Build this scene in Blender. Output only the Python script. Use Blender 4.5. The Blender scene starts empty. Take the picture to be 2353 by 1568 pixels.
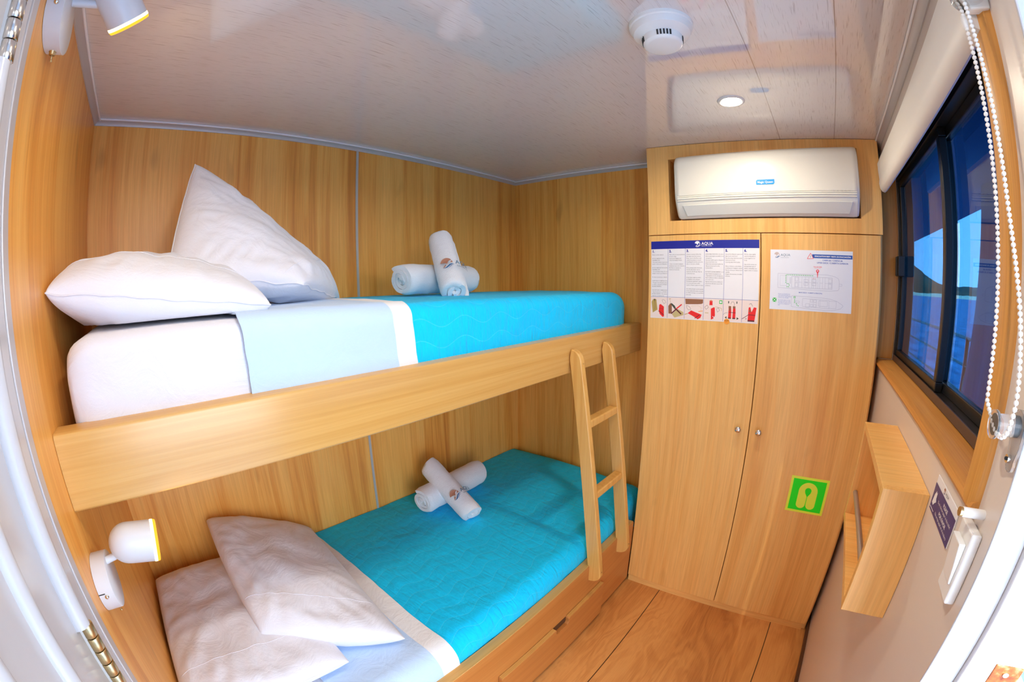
import bpy, bmesh, math, random
from mathutils import Vector, Matrix, noise
from mathutils.geometry import tessellate_polygon
random.seed(7)
S = bpy.context.scene
C = S.collection
D = bpy.data

# ------------------------------------------------------------------ room numbers (metres; u along the bunks, v out from the bunk wall, z up)
L, W, US = 1.838, 1.652, 0.919
LW, VL, WA = 1.6305, 0.823, 0.04128
SLOPE = -0.0334
def ceil_z(v): return 1.8629 + SLOPE * v
def P(u, v, z): return Vector((u, -v, z))
_sw, _cw = math.sin(WA), math.cos(WA)
def Q(s, d, z): return P(LW + s * _sw + d * _cw, VL + s * _cw - d * _sw, z)     # wardrobe frame: s along the front, d into it

# ------------------------------------------------------------------ material helpers
def srgb(r, g, b):
    f = lambda c: (c / 255) / 12.92 if c / 255 <= .04045 else ((c / 255 + .055) / 1.055) ** 2.4
    return (f(r), f(g), f(b), 1)
class NT:
    def __init__(s, name):
        s.m = D.materials.new(name); s.m.use_nodes = True
        s.t = s.m.node_tree; s.t.nodes.clear()
        s.out = s.t.nodes.new('ShaderNodeOutputMaterial')
    def n(s, kind, **kw):
        nd = s.t.nodes.new('ShaderNode' + kind)
        for k, v in kw.items():
            if k.startswith('i_'): nd.inputs[k[2:].replace('_', ' ')].default_value = v
            else: setattr(nd, k, v)
        return nd
    def l(s, a, b): s.t.links.new(a, b)
    def ramp(s, fac, stops):
        r = s.n('ValToRGB'); e = r.color_ramp.elements
        while len(e) < len(stops): e.new(.5)
        for k, (p, c) in enumerate(stops): e[k].position = p; e[k].color = c
        s.l(fac, r.inputs[0]); return r.outputs[0]
    def mix(s, fac, a, b, bt='MIX'):
        m = s.n('Mix', data_type='RGBA', blend_type=bt)
        for sock, val in ((m.inputs[0], fac), (m.inputs[6], a), (m.inputs[7], b)):
            if hasattr(val, 'links') or isinstance(val, bpy.types.NodeSocket): s.l(val, sock)
            else: sock.default_value = val
        return m.outputs[2]
    def math(s, op, a, b=None, clamp=False):
        m = s.n('Math', operation=op, use_clamp=clamp)
        for k, val in enumerate((a, b)):
            if val is None: continue
            if isinstance(val, bpy.types.NodeSocket): s.l(val, m.inputs[k])
            else: m.inputs[k].default_value = val
        return m.outputs[0]
    def mapped(s, scale, coord='Object', rot=(0, 0, 0), loc=(0, 0, 0)):
        tc = s.n('TexCoord'); mp = s.n('Mapping')
        mp.inputs['Scale'].default_value = scale; mp.inputs['Rotation'].default_value = rot; mp.inputs['Location'].default_value = loc
        s.l(tc.outputs[coord], mp.inputs[0]); return mp.outputs[0]
    def noise(s, vec, scale=5, detail=4, rough=.5, dist=0):
        nd = s.n('TexNoise'); s.l(vec, nd.inputs['Vector'])
        nd.inputs['Scale'].default_value = scale; nd.inputs['Detail'].default_value = detail
        nd.inputs['Roughness'].default_value = rough; nd.inputs['Distortion'].default_value = dist
        return nd.outputs[0]
    def bump(s, h, strength=.3, dist=.001):
        b = s.n('Bump'); b.inputs['Strength'].default_value = strength; b.inputs['Distance'].default_value = dist
        s.l(h, b.inputs['Height']); return b.outputs[0]
    def pbsdf(s, color, rough=.5, normal=None, **kw):
        p = s.n('BsdfPrincipled')
        if isinstance(color, bpy.types.NodeSocket): s.l(color, p.inputs['Base Color'])
        else: p.inputs['Base Color'].default_value = color
        if isinstance(rough, bpy.types.NodeSocket): s.l(rough, p.inputs['Roughness'])
        else: p.inputs['Roughness'].default_value = rough
        if normal is not None: s.l(normal, p.inputs['Normal'])
        for k, v in kw.items(): p.inputs[k.replace('_', ' ')].default_value = v
        s.l(p.outputs[0], s.out.inputs[0]); return s.m

def plain(name, color, rough=.5, bump=0, scale=60, **kw):
    t = NT(name); v = t.mapped((1, 1, 1))
    n = t.noise(v, scale, 3)
    c = t.mix(t.math('MULTIPLY', n, .10), color, tuple(x * .8 for x in color[:3]) + (1,))
    nb = t.bump(n, bump, .001) if bump else None
    return t.pbsdf(c, rough, nb, **kw)

def wood(name, dark, mid, light, axis='z', across=9, rough=.38, spec=.5, knots=.5, coat=0., fine=.30):
    t = NT(name)
    a = {'x': 0, 'y': 1, 'z': 2}[axis]
    def sc(al, ac): v = [ac] * 3; v[a] = al; return tuple(v)
    big = t.noise(t.mapped(sc(.35, across)), 1.0, 3, .55, .35)
    med = t.noise(t.mapped(sc(.9, across * 4.2)), 1.0, 7, .66, .7)
    fin = t.noise(t.mapped(sc(5, across * 28)), 1.0, 3, .7, 0)
    f = t.math('ADD', t.math('MULTIPLY', big, .45), t.math('MULTIPLY', med, .55))
    col = t.ramp(f, [(.30, dark), (.45, mid), (.56, light), (.72, mid)])
    fib = t.ramp(fin, [(.34, (.62, .55, .45, 1)), (.60, (1, 1, 1, 1))])
    col = t.mix(fine, col, fib, 'MULTIPLY')
    spots = t.noise(t.mapped(sc(5, across * 1.6)), 1.0, 1, .4, .2)
    col = t.mix(t.math('MULTIPLY', t.ramp(spots, [(.70, (0, 0, 0, 1)), (.80, (1, 1, 1, 1))]), knots * .55), col, tuple(c * .5 for c in dark[:3]) + (1,))
    return t.pbsdf(col, rough, t.bump(fin, .12, .0006), Specular_IOR_Level=spec, Coat_Weight=coat, Coat_Roughness=.18)

def cloth(name, color, rough=.9, wr=.5, scale=14, weave=900, sheen=.3):
    t = NT(name); v = t.mapped((1, 1, 1))
    n = t.noise(v, scale, 5, .55, 1.2); w = t.noise(v, weave, 2)
    h = t.math('ADD', t.math('MULTIPLY', n, 1), t.math('MULTIPLY', w, .06))
    return t.pbsdf(color, rough, t.bump(h, wr, .01), Sheen_Weight=sheen, Specular_IOR_Level=.15)

def quilt(name, color):
    # UV: x = metres along the bed, y = metres across the cover
    t = NT(name); tc = t.n('TexCoord'); sep = t.n('SeparateXYZ'); t.l(tc.outputs['UV'], sep.inputs[0])
    x, y = sep.outputs[0], sep.outputs[1]
    ph = t.math('MULTIPLY', x, 2 * math.pi / .135)
    wob = t.math('MULTIPLY', t.math('SINE', ph), .0115)
    yy = t.math('ADD', y, wob)
    k = t.math('MULTIPLY', yy, 1 / .050)
    fr = t.math('SUBTRACT', k, t.math('FLOOR', k))
    d = t.math('ABSOLUTE', t.math('SUBTRACT', fr, .5))           # .5 on the stitch line
    puff = t.math('POWER', t.math('SUBTRACT', 1.0, t.math('MULTIPLY', d, 2.0)), .45)
    mp = t.n('Mapping'); mp.inputs['Scale'].default_value = (60, 13, 1); t.l(tc.outputs['UV'], mp.inputs[0])
    rip = t.noise(mp.outputs[0], 1, 4, .55, .7)
    v = t.mapped((1, 1, 1)); n = t.noise(v, 9, 4, .5, .6); wv = t.noise(v, 700, 2)
    h = t.math('ADD', t.math('MULTIPLY', puff, .16), t.math('ADD', t.math('MULTIPLY', rip, 1.0), t.math('ADD', t.math('MULTIPLY', n, 1.2), t.math('MULTIPLY', wv, .05))))
    line = t.math('GREATER_THAN', d, .478)
    lit = tuple(min(1, c * 1.0 + .10) for c in color[:3]) + (1,)
    col = t.mix(t.math('MULTIPLY', line, .35), color, lit)
    return t.pbsdf(col, .8, t.bump(h, .62, .011), Sheen_Weight=.1, Specular_IOR_Level=.2)

def emit(name, color, strength):
    t = NT(name); e = t.n('Emission'); e.inputs[0].default_value = color; e.inputs[1].default_value = strength
    t.l(e.outputs[0], t.out.inputs[0]); return t.m

M = {}
M['panel'] = wood('oak_wall_panel', srgb(202, 118, 42), srgb(236, 162, 70), srgb(248, 186, 96), 'z', 8)
M['oak'] = wood('oak_wardrobe', srgb(226, 158, 80), srgb(241, 182, 101), srgb(247, 196, 118), 'z', 7, .34)
M['oak_h'] = wood('oak_wardrobe_horizontal', srgb(226, 158, 80), srgb(241, 182, 101), srgb(247, 196, 118), 'y', 7, .34)
M['beech'] = wood('varnished_beech', srgb(194, 142, 71), srgb(205, 155, 82), srgb(212, 165, 94), 'x', 12, .26, .5, .12, .12, .14)
M['beech_v'] = wood('varnished_beech_upright', srgb(206, 150, 74), srgb(220, 166, 88), srgb(228, 178, 100), 'z', 14, .26, .5, .1, .15, .14)
M['beech_dk'] = wood('varnished_drawer_board', srgb(176, 108, 50), srgb(186, 117, 56), srgb(194, 127, 64), 'x', 10, .32, .5, .1, .2, .2)
M['sill'] = wood('window_trim_wood', srgb(190, 120, 46), srgb(206, 138, 60), srgb(216, 152, 74), 'x', 12, .4)
M['jambw'] = wood('window_jamb_wood', srgb(196, 128, 52), srgb(212, 146, 66), srgb(222, 160, 80), 'z', 14, .4)
M['dark_wood'] = plain('dark_plinth', srgb(86, 52, 26), .6)
M['white'] = plain('white_paint', (.80, .79, .80, 1), .35)
M['wallw'] = plain('cream_wall_laminate', (.74, .66, .585, 1), .30, 0, 3)
M['white_gloss'] = plain('white_gloss_paint', (.58, .58, .61, 1), .18)
M['alu'] = plain('grey_aluminium_trim', (.56, .52, .51, 1), .35, Metallic=.2)
M['alu_lt'] = plain('bright_aluminium_trim', (.90, .88, .90, 1), .25)
M['strip'] = plain('grey_joint_strip', (.50, .49, .47, 1), .4, Metallic=.2)
M['plastic'] = plain('ivory_plastic', (.86, .85, .76, 1), .28, Coat_Weight=.3)
M['plastic_w'] = plain('white_plastic', (.86, .86, .84, 1), .3)
M['lampw'] = plain('white_lamp_enamel', (.66, .66, .69, 1), .30)
M['flap'] = plain('grey_flap_plastic', (.78, .80, .74, 1), .3)
M['blind'] = plain('white_blind_vinyl', (.80, .77, .72, 1), .5)
M['black'] = plain('black_window_aluminium', (.012, .011, .011, 1), .35)
M['bronze'] = plain('bronze_window_track', (.10, .055, .035, 1), .45)
M['chrome'] = plain('nickel_metal', (.75, .72, .68, 1), .18, Metallic=1.)
M['brass'] = plain('worn_brass', (.62, .48, .26, 1), .35, Metallic=1.)
M['steel'] = plain('brushed_steel_tube', (.46, .43, .41, 1), .35, Metallic=.8)
M['dark'] = plain('dark_slot', (.02, .02, .02, 1), .6)
M['clear'] = (lambda t: (t.pbsdf((.95, .95, .95, 1), .05, None, Transmission_Weight=.9, IOR=1.3)))(NT('clear_plastic'))
M['sheet'] = cloth('white_cotton', (.74, .74, .80, 1), .9, .6, 11)
M['pillow'] = cloth('white_pillowcase', (.76, .76, .82, 1), .9, .55, 9)
M['sheetblue'] = cloth('pale_blue_sheet', (.52, .68, .90, 1), .9, .40, 12)
M['hem'] = cloth('white_sheet_hem', (.80, .80, .80, 1), .9, .35, 16)
M['quilt'] = quilt('turquoise_quilt', (.0, .60, 1.0, 1))
def towel_mat():
    t = NT('white_terry'); v = t.mapped((1, 1, 1))
    n = t.noise(v, 420, 3, .6); n2 = t.noise(v, 45, 3)
    h = t.math('ADD', n, t.math('MULTIPLY', n2, .8))
    return t.pbsdf((.82, .83, .86, 1), .95, t.bump(h, .6, .004), Sheen_Weight=.4, Specular_IOR_Level=.1)
M['towel'] = towel_mat()
M['logo_brown'] = plain('logo_brown', srgb(176, 122, 98), .8)
M['logo_blue'] = plain('logo_blue', srgb(22, 96, 150), .8)
M['logo_grey'] = plain('logo_grey', srgb(84, 120, 146), .8)
M['paper'] = plain('paper_white', (.86, .85, .86, 1), .35)
M['paper2'] = plain('paper_blueish', (.80, .83, .90, 1), .3)
M['ink_blue'] = plain('ink_blue', srgb(14, 34, 148), .35)
M['ink_line'] = plain('ink_line_blue', srgb(96, 104, 176), .5)
M['ink_text'] = plain('ink_text', srgb(64, 60, 66), .5)
M['ink_txtb'] = plain('ink_text_blue', srgb(60, 100, 190), .5)
M['ink_faint'] = plain('ink_faint_grey', srgb(176, 180, 200), .5)
M['ink_band'] = plain('ink_band_blue', srgb(30, 86, 176), .4)
M['ink_red'] = plain('ink_red', srgb(238, 30, 30), .5)
M['ink_dred'] = plain('ink_dark_red', srgb(96, 22, 30), .5)
M['ink_olive'] = plain('ink_olive', srgb(186, 158, 84), .5)
M['ink_brown'] = plain('ink_brown', srgb(150, 98, 66), .5)
M['ink_tan'] = plain('ink_tan', srgb(204, 184, 124), .5)
M['ink_grey'] = plain('ink_grey_green', srgb(62, 72, 60), .5)
M['ink_orange'] = plain('ink_orange', srgb(250, 160, 40), .5)
M['ink_green'] = plain('ink_green', srgb(0, 190, 60), .5)
M['ink_pink'] = plain('ink_pale_pink', srgb(243, 224, 214), .5)
M['ink_pred'] = plain('ink_pin_red', srgb(240, 70, 84), .5)
M['logo_tan'] = plain('ink_logo_tan', srgb(206, 188, 182), .5)
M['sign_green'] = plain('sign_green', (.0, .92, .0, 1), .5)
M['sign_lime'] = plain('sign_lime', (.78, .95, .05, 1), .3)
M['navy'] = plain('navy_sign', srgb(34, 36, 118), .3)
M['badge'] = plain('badge_cyan', srgb(0, 150, 226), .25)
M['inkwhite'] = plain('ink_white', (.88, .88, .90, 1), .4)
M['lens'] = emit('warm_lamp_ring', (1, .40, .03, 1), .85)
M['rim'] = emit('warm_lamp_edge', (1, .80, .40, 1), 3.0)
M['lensw'] = emit('lamp_glow', (1, .80, .42, 1), 20)
M['down'] = emit('downlight_disc', (1, .87, .69, 1), 225)
def rust():
    t = NT('rusty_steel'); n = t.noise(t.mapped((1, 1, 1)), 38, 5, .6)
    c = t.ramp(n, [(.40, srgb(176, 150, 108)), (.52, srgb(150, 82, 28)), (.66, srgb(96, 34, 10))])
    return t.pbsdf(c, .55, None, Metallic=.35)
M['rust'] = rust()
def floor_mat():
    t = NT('laminate_floor')
    tc = t.n('TexCoord'); sep = t.n('SeparateXYZ'); t.l(tc.outputs['Object'], sep.inputs[0])
    warp = t.noise(t.mapped((2.2, 7.5, 1)), 1, 3, .5, .9)
    rings = t.math('SINE', t.math('MULTIPLY', warp, 46.0))
    fib = t.noise(t.mapped((9, 260, 1)), 1, 3, .65)
    tone = t.noise(t.mapped((.9, 5, 1)), 1, 4, .5, .4)
    f = t.math('ADD', t.math('MULTIPLY', tone, .70), t.math('ADD', t.math('MULTIPLY', rings, .04), t.math('MULTIPLY', fib, .26)))
    col = t.ramp(f, [(.28, srgb(168, 100, 46)), (.44, srgb(204, 136, 70)), (.58, srgb(224, 160, 90)), (.76, srgb(186, 118, 58))])
    seam = None
    for vy in (-.98, -1.49):
        m = t.math('LESS_THAN', t.math('ABSOLUTE', t.math('SUBTRACT', sep.outputs[1], vy)), .0018)
        seam = m if seam is None else t.math('MAXIMUM', seam, m)
    col = t.mix(seam, col, srgb(70, 42, 20))
    return t.pbsdf(col, .36, t.bump(fib, .1, .0005))
M['floor'] = floor_mat()
def ceiling_mat():
    t = NT('ceiling_laminate')
    s1 = t.noise(t.mapped((16, 330, 1)), 1, 2, .5, .15)
    s2 = t.noise(t.mapped((24, 520, 1), loc=(3, 7, 0)), 1, 2, .5, .1)
    base = (.76, .705, .68, 1)
    c = t.mix(t.math('MULTIPLY', t.ramp(s1, [(.60, (0, 0, 0, 1)), (.70, (1, 1, 1, 1))]), .55), base, (.40, .32, .29, 1))
    c = t.mix(t.math('MULTIPLY', t.ramp(s2, [(.62, (0, 0, 0, 1)), (.72, (1, 1, 1, 1))]), .45), c, (.42, .35, .32, 1))
    tc = t.n('TexCoord'); sep = t.n('SeparateXYZ'); t.l(tc.outputs['Object'], sep.inputs[0])
    seam = None
    for vy in (-1.312, -1.495):
        m = t.math('LESS_THAN', t.math('ABSOLUTE', t.math('SUBTRACT', sep.outputs[1], vy)), .0011)
        seam = m if seam is None else t.math('MAXIMUM', seam, m)
    c = t.mix(t.math('MULTIPLY', seam, .7), c, (.25, .17, .12, 1))
    return t.pbsdf(c, .055, None, IOR=2.25, Specular_IOR_Level=.6)
M['ceil'] = ceiling_mat()
def glass_mat():
    t = NT('tinted_window_glass')
    tr = t.n('BsdfTransparent'); tr.inputs[0].default_value = (.13, .28, .42, 1)
    gl = t.n('BsdfGlossy'); gl.inputs['Roughness'].default_value = .004; gl.inputs[0].default_value = (.86, .9, 1, 1)
    lw = t.n('LayerWeight'); lw.inputs[0].default_value = .5      # Schlick reflectance, the same from both faces of the pane
    fr = t.math('ADD', t.math('MULTIPLY', t.math('POWER', lw.outputs['Facing'], 5.0), .90), .055)
    mx = t.n('MixShader'); t.l(fr, mx.inputs[0]); t.l(tr.outputs[0], mx.inputs[1]); t.l(gl.outputs[0], mx.inputs[2])
    t.l(mx.outputs[0], t.out.inputs[0]); return t.m
M['glass'] = glass_mat()
def sea_mat():
    t = NT('sea_water'); n = t.noise(t.mapped((.25, .9, 1)), 1, 5, .6)
    c = t.ramp(n, [(.4, (.03, .10, .20, 1)), (.62, (.10, .26, .42, 1))])
    return t.pbsdf(c, .5, t.bump(n, .5, .4), Specular_IOR_Level=.12)
M['sea'] = sea_mat()
def hill_mat():
    t = NT('dry_hillside'); n = t.noise(t.mapped((1, 1, 1)), .02, 6, .6)
    tc = t.n('TexCoord'); sep = t.n('SeparateXYZ'); t.l(tc.outputs['Object'], sep.inputs[0])
    c = t.ramp(n, [(.40, (.035, .045, .02, 1)), (.55, (.12, .075, .03, 1)), (.68, (.20, .13, .06, 1))])
    sand = t.math('LESS_THAN', sep.outputs[2], t.math('MULTIPLY', t.noise(t.mapped((1, 1, 1)), .02, 2), 14.0))
    c = t.mix(sand, c, (.75, .62, .38, 1))
    return t.pbsdf(c, .9)
M['hill'] = hill_mat()
M['canvas'] = plain('navy_canvas', (.010, .022, .09, 1), .8)
M['deckpaint'] = plain('deck_paint', (.62, .64, .66, 1), .5)
M['overhang'] = plain('blue_overhang', (.012, .035, .13, 1), .55)

# ------------------------------------------------------------------ mesh builder
class MB:
    def __init__(s): s.v = []; s.f = []; s.m = []; s.uv = {}
    def add(s, verts, faces, mi=0, uvs=None):
        o = len(s.v); s.v += [Vector(x) for x in verts]
        for f in faces: s.f.append(tuple(o + i for i in f)); s.m.append(mi)
        if uvs:
            for i, q in enumerate(uvs): s.uv[o + i] = q
        return s
    def hexa(s, pts, mi=0):    # 8 points: bottom ring 4, top ring 4
        return s.add(pts, [(3, 2, 1, 0), (4, 5, 6, 7), (0, 1, 5, 4), (1, 2, 6, 5), (2, 3, 7, 6), (3, 0, 4, 7)], mi)
    def box(s, u0, u1, v0, v1, z0, z1, mi=0):
        return s.hexa([P(u0, v0, z0), P(u1, v0, z0), P(u1, v1, z0), P(u0, v1, z0), P(u0, v0, z1), P(u1, v0, z1), P(u1, v1, z1), P(u0, v1, z1)], mi)
    def qbox(s, s0, s1, d0, d1, z0, z1, mi=0):
        return s.hexa([Q(s0, d0, z0), Q(s0, d1, z0), Q(s1, d1, z0), Q(s1, d0, z0), Q(s0, d0, z1), Q(s0, d1, z1), Q(s1, d1, z1), Q(s1, d0, z1)], mi)
    def frame(s, axis):
        a = axis.normalized(); t = Vector((0, 0, 1)) if abs(a.z) < .9 else Vector((1, 0, 0))
        x = a.cross(t).normalized(); return a, x, a.cross(x)
    def cyl(s, p0, p1, r0, r1=None, n=20, mi=0):
        r1 = r0 if r1 is None else r1
        return s.lathe(p0, p1 - p0, [(0, 0), (r0, 0), (r1, (p1 - p0).length), (0, (p1 - p0).length)], n, mi)
    def lathe(s, o, axis, prof, n=32, mi=0):
        a, x, y = s.frame(axis); vs = []; fs = []; rings = []
        for r, h in prof:
            if r < 1e-6: rings.append([len(vs)]); vs.append(o + a * h)
            else:
                rings.append(list(range(len(vs), len(vs) + n)))
                vs += [o + a * h + (x * math.cos(2 * math.pi * k / n) + y * math.sin(2 * math.pi * k / n)) * r for k in range(n)]
        for A, B in zip(rings, rings[1:]):
            for k in range(n):
                k2 = (k + 1) % n
                if len(A) == 1 and len(B) == 1: continue
                if len(A) == 1: fs.append((A[0], B[k2], B[k]))
                elif len(B) == 1: fs.append((A[k], A[k2], B[0]))
                else: fs.append((A[k], A[k2], B[k2], B[k]))
        return s.add(vs, fs, mi)
    def tube(s, pts, r, n=10, mi=0):
        vs = []; fs = []
        for i, p in enumerate(pts):
            d = (pts[min(i + 1, len(pts) - 1)] - pts[max(i - 1, 0)]); a, x, y = s.frame(d)
            vs += [p + (x * math.cos(2 * math.pi * k / n) + y * math.sin(2 * math.pi * k / n)) * r for k in range(n)]
        for i in range(len(pts) - 1):
            for k in range(n): fs.append((i * n + k, i * n + (k + 1) % n, (i + 1) * n + (k + 1) % n, (i + 1) * n + k))
        fs.append(tuple(range(n))[::-1]); fs.append(tuple(range((len(pts) - 1) * n, len(pts) * n)))
        return s.add(vs, fs, mi)
    def ball(s, c, r, n=10, mi=0):
        m = n // 2
        return s.lathe(c - Vector((0, 0, r)), Vector((0, 0, 1)), [(r * math.sin(math.pi * k / m), r - r * math.cos(math.pi * k / m)) for k in range(m + 1)], n, mi)
    def poly(s, pts2, fn, mi=0, depth=None):      # flat polygon through a 2D->3D map
        tri = tessellate_polygon([[Vector((a, b, 0)) for a, b in pts2]])
        s.add([fn(a, b) for a, b in pts2], tri, mi)
        return s
    def prism(s, pts3a, pts3b, mi=0):
        n = len(pts3a)
        s.add(list(pts3a) + list(pts3b), [tuple(range(n))[::-1], tuple(range(n, 2 * n))] + [(k, (k + 1) % n, n + (k + 1) % n, n + k) for k in range(n)], mi)
        return s
    def build(s, name, mats, parent=None, smooth=False, bevel=0, seg=2, origin=None, recalc=True, sub=0, auto=None, weld=False):
        me = D.meshes.new(name)
        if parent is not None: org = wpos(parent)
        elif origin is not None: org = origin
        else:
            xs = [v.x for v in s.v]; ys = [v.y for v in s.v]; zs = [v.z for v in s.v]
            org = Vector(((min(xs) + max(xs)) / 2, (min(ys) + max(ys)) / 2, min(zs)))
        me.from_pydata([tuple(v - org) for v in s.v], [], s.f)
        for m in (mats if isinstance(mats, (list, tuple)) else [mats]): me.materials.append(m)
        me.polygons.foreach_set('material_index', s.m)
        if s.uv:
            ul = me.uv_layers.new(name='UVMap')
            for lp in me.loops:
                q = s.uv.get(lp.vertex_index)
                if q: ul.data[lp.index].uv = q
        bm = bmesh.new(); bm.from_mesh(me)
        if weld: bmesh.ops.remove_doubles(bm, verts=bm.verts, dist=1e-5)
        if recalc: bmesh.ops.recalc_face_normals(bm, faces=bm.faces)
        if smooth:
            for f in bm.faces: f.smooth = True
            if auto is not None:
                for e in bm.edges:
                    if len(e.link_faces) == 2 and e.calc_face_angle(0) > math.radians(auto): e.smooth = False
        bm.to_mesh(me); bm.free()
        o = D.objects.new(name, me); C.objects.link(o)
        if parent is not None: o.parent = parent
        else: o.location = org
        if bevel:
            b = o.modifiers.new('Bevel', 'BEVEL'); b.width = bevel; b.segments = seg; b.limit_method = 'ANGLE'; b.angle_limit = math.radians(40)
        if sub:
            b = o.modifiers.new('Subdivision', 'SUBSURF'); b.levels = sub; b.render_levels = sub
        return o
def wpos(o):
    p = Vector(o.location)
    return p + wpos(o.parent) if o.parent else p
def tag(o, label=None, cat=None, group=None, kind=None):
    if label: o['label'] = label
    if cat: o['category'] = cat
    if group: o['group'] = group
    if kind: o['kind'] = kind
    return o
def thing(name, loc, label, cat, group=None):
    o = D.objects.new(name, None); C.objects.link(o); o.location = loc; o.empty_display_size = .05
    return tag(o, label, cat, group)
def struct(o): o['kind'] = 'structure'; return o

# ------------------------------------------------------------------ lettering as flat meshes (built-in font)
_tc = {}
def text2d(txt, size=1., align='LEFT', bold=0., res=2, sx=1.):
    key = (txt, align, bold, res)
    if key not in _tc:
        cu = D.curves.new('lettering', 'FONT'); cu.body = txt; cu.size = 1; cu.align_x = align; cu.resolution_u = res; cu.offset = bold; cu.fill_mode = 'FRONT'
        ob = D.objects.new('lettering', cu); C.objects.link(ob)
        dg = bpy.context.evaluated_depsgraph_get(); me = ob.evaluated_get(dg).to_mesh()
        _tc[key] = ([(v.co.x, v.co.y) for v in me.vertices], [tuple(p.vertices) for p in me.polygons])
        ob.evaluated_get(dg).to_mesh_clear(); D.objects.remove(ob); D.curves.remove(cu)
    vs, fs = _tc[key]
    return [(a * size * sx, b * size) for a, b in vs], fs
def put_text(mb, txt, x, y, size, fn, mi=0, **kw):
    vs, fs = text2d(txt, size, **kw)
    mb.add([fn(x + a, y + b) for a, b in vs], fs, mi)
def fit_text(mb, txt, x, y, size, width, fn, mi=0, **kw):     # squeezed to a width
    vs, fs = text2d(txt, size, **kw); w = max(a for a, b in vs) or 1
    k = min(1, width / w); mb.add([fn(x + a * k, y + b) for a, b in vs], fs, mi)
def rect(x0, x1, y0, y1): return [(x0, y0), (x1, y0), (x1, y1), (x0, y1)]
def disc(cx, cy, r, n=24, ry=None): return [(cx + r * math.cos(2 * math.pi * k / n), cy + (ry or r) * math.sin(2 * math.pi * k / n)) for k in range(n)]
def strokes(mb, pts, w, fn, mi):          # polyline of width w
    for (a, b), (c, d) in zip(pts, pts[1:]):
        l = math.hypot(c - a, d - b) or 1e-9; nx, ny = -(d - b) / l * w / 2, (c - a) / l * w / 2
        mb.poly([(a + nx, b + ny), (a - nx, b - ny), (c - nx, d - ny), (c + nx, d + ny)], fn, mi)
def arc(cx, cy, r, a0, a1, n=14, ry=None): return [(cx + r * math.cos(math.radians(a0 + (a1 - a0) * k / n)), cy + (ry or r) * math.sin(math.radians(a0 + (a1 - a0) * k / n))) for k in range(n + 1)]
def wave_logo(mb, cx, cy, r, fn, brown, blue):
    T = lambda pts: [(cx + a * r, cy + b * r) for a, b in pts]
    mb.poly(T(arc(0, 0, 1, 28, 168, 18) + [(-.62, .12), (-.2, -.06), (.02, -.28), (.10, -.34), (.22, -.12), (.40, .20), (.60, .34), (.72, .28)]), fn, brown)
    mb.poly(T([(.60, -.10), (.78, .06), (.90, .40), (1.02, .10), (1.05, -.14), (.8, -.16)]), fn, brown)
    mb.poly(T([(-.02, -.36), (-.32, -.5), (-.62, -.82), (-.75, -.92), (-.4, -.9), (-.2, -.72)]), fn, brown)
    mb.poly(T([(-.72, -1.0), (-.2, -.98), (.15, -.76), (.5, -.46), (.9, -.36), (1.3, -.55), (.95, -.52), (.62, -.66), (.3, -.95), (-.02, -1.14), (-.4, -1.12)]), fn, blue)
    mb.poly(T([(.05, -1.28), (.35, -1.16), (.62, -.92), (.86, -.74), (1.15, -.72), (.95, -.66), (.70, -.72), (.42, -1.0), (.2, -1.2)]), fn, blue)

# ================================================================== SETTING
# floor
struct(MB().box(-.02, L + .02, -.02, W + .002, -.04, 0).build('floor', M['floor'], origin=P(0, 0, 0)))
# bunk-side wall with its joint strip
wb = struct(MB().box(-.05, L + .05, -.05, 0, 0, 1.90).build('wall_back', M['panel'], origin=P(0, 0, 0)))
struct(MB().box(US - .005, US + .005, 0, .0022, .02, 1.845).build('trim_6', M['strip']))
# far wall
struct(MB().box(L, L + .05, -.0, W, 0, 1.90).build('wall_front', M['panel'], origin=P(L, 0, 0)))
# head wall: wood panel with an aluminium edge, then a white frame and the white bathroom door
wl = struct(MB().box(-.05, 0, -.0, .823, 0, 1.90).build('wall_left', M['panel'], origin=P(0, 0, 0)))
struct(MB().box(-.05, .004, .823, .8455, 0, 1.84).build('trim_5', M['alu'], bevel=.0015))
b = MB(); b.box(-.05, .002, .8455, .900, 0, 1.845); b.box(-.05, -.002, .900, 1.56, 1.76, 1.845); b.box(-.05, .002, 1.56, W + .1, 0, 1.845)
struct(b.build('trim_7', M['white_gloss'], bevel=.003))
# bathroom door in that wall
dr = struct(D.objects.new('door_1', None)); C.objects.link(dr); dr.location = P(0, 1.2, 0)
b = MB(); b.box(-.045, -.004, .905, 1.555, .02, 1.755)
b.build('door_leaf', M['white_gloss'], dr, bevel=.004)
b = MB()
b.tube([P(.001, .9085, .05), P(.001, .9085, .868)], .0115, 14)
b.tube([P(.001, .9085, .976), P(.001, .9085, 1.578)], .0115, 14)
b.build('door_edge', M['white_gloss'], dr, smooth=True, auto=50)
for vv in (1.012, 1.115, 1.40):
    MB().tube([P(-.004, vv, .06), P(-.004, vv, 1.72)], .011, 14).build('moulding', M['white_gloss'], dr, smooth=True, auto=50)
for z0, z1, mat in ((.868, .976, 'brass'), (1.578, 1.70, 'chrome')):
    h = MB(); n = 5
    for k in range(n):
        za = z0 + (z1 - z0) * k / n; zb = z0 + (z1 - z0) * (k + 1) / n
        h.lathe(P(.006, .9045, za + .0008), Vector((0, 0, 1)), [(0, 0), (.0072, 0), (.0080, .001), (.0080, zb - za - .0026), (.0072, zb - za - .0016), (0, zb - za - .0016)], 16)
    ho = h.build('hinge', M[mat], dr, smooth=True, auto=40)
    MB().box(.0005, .003, .880, .900, z0, z1).build('hinge_leaf', M[mat], ho)
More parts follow.
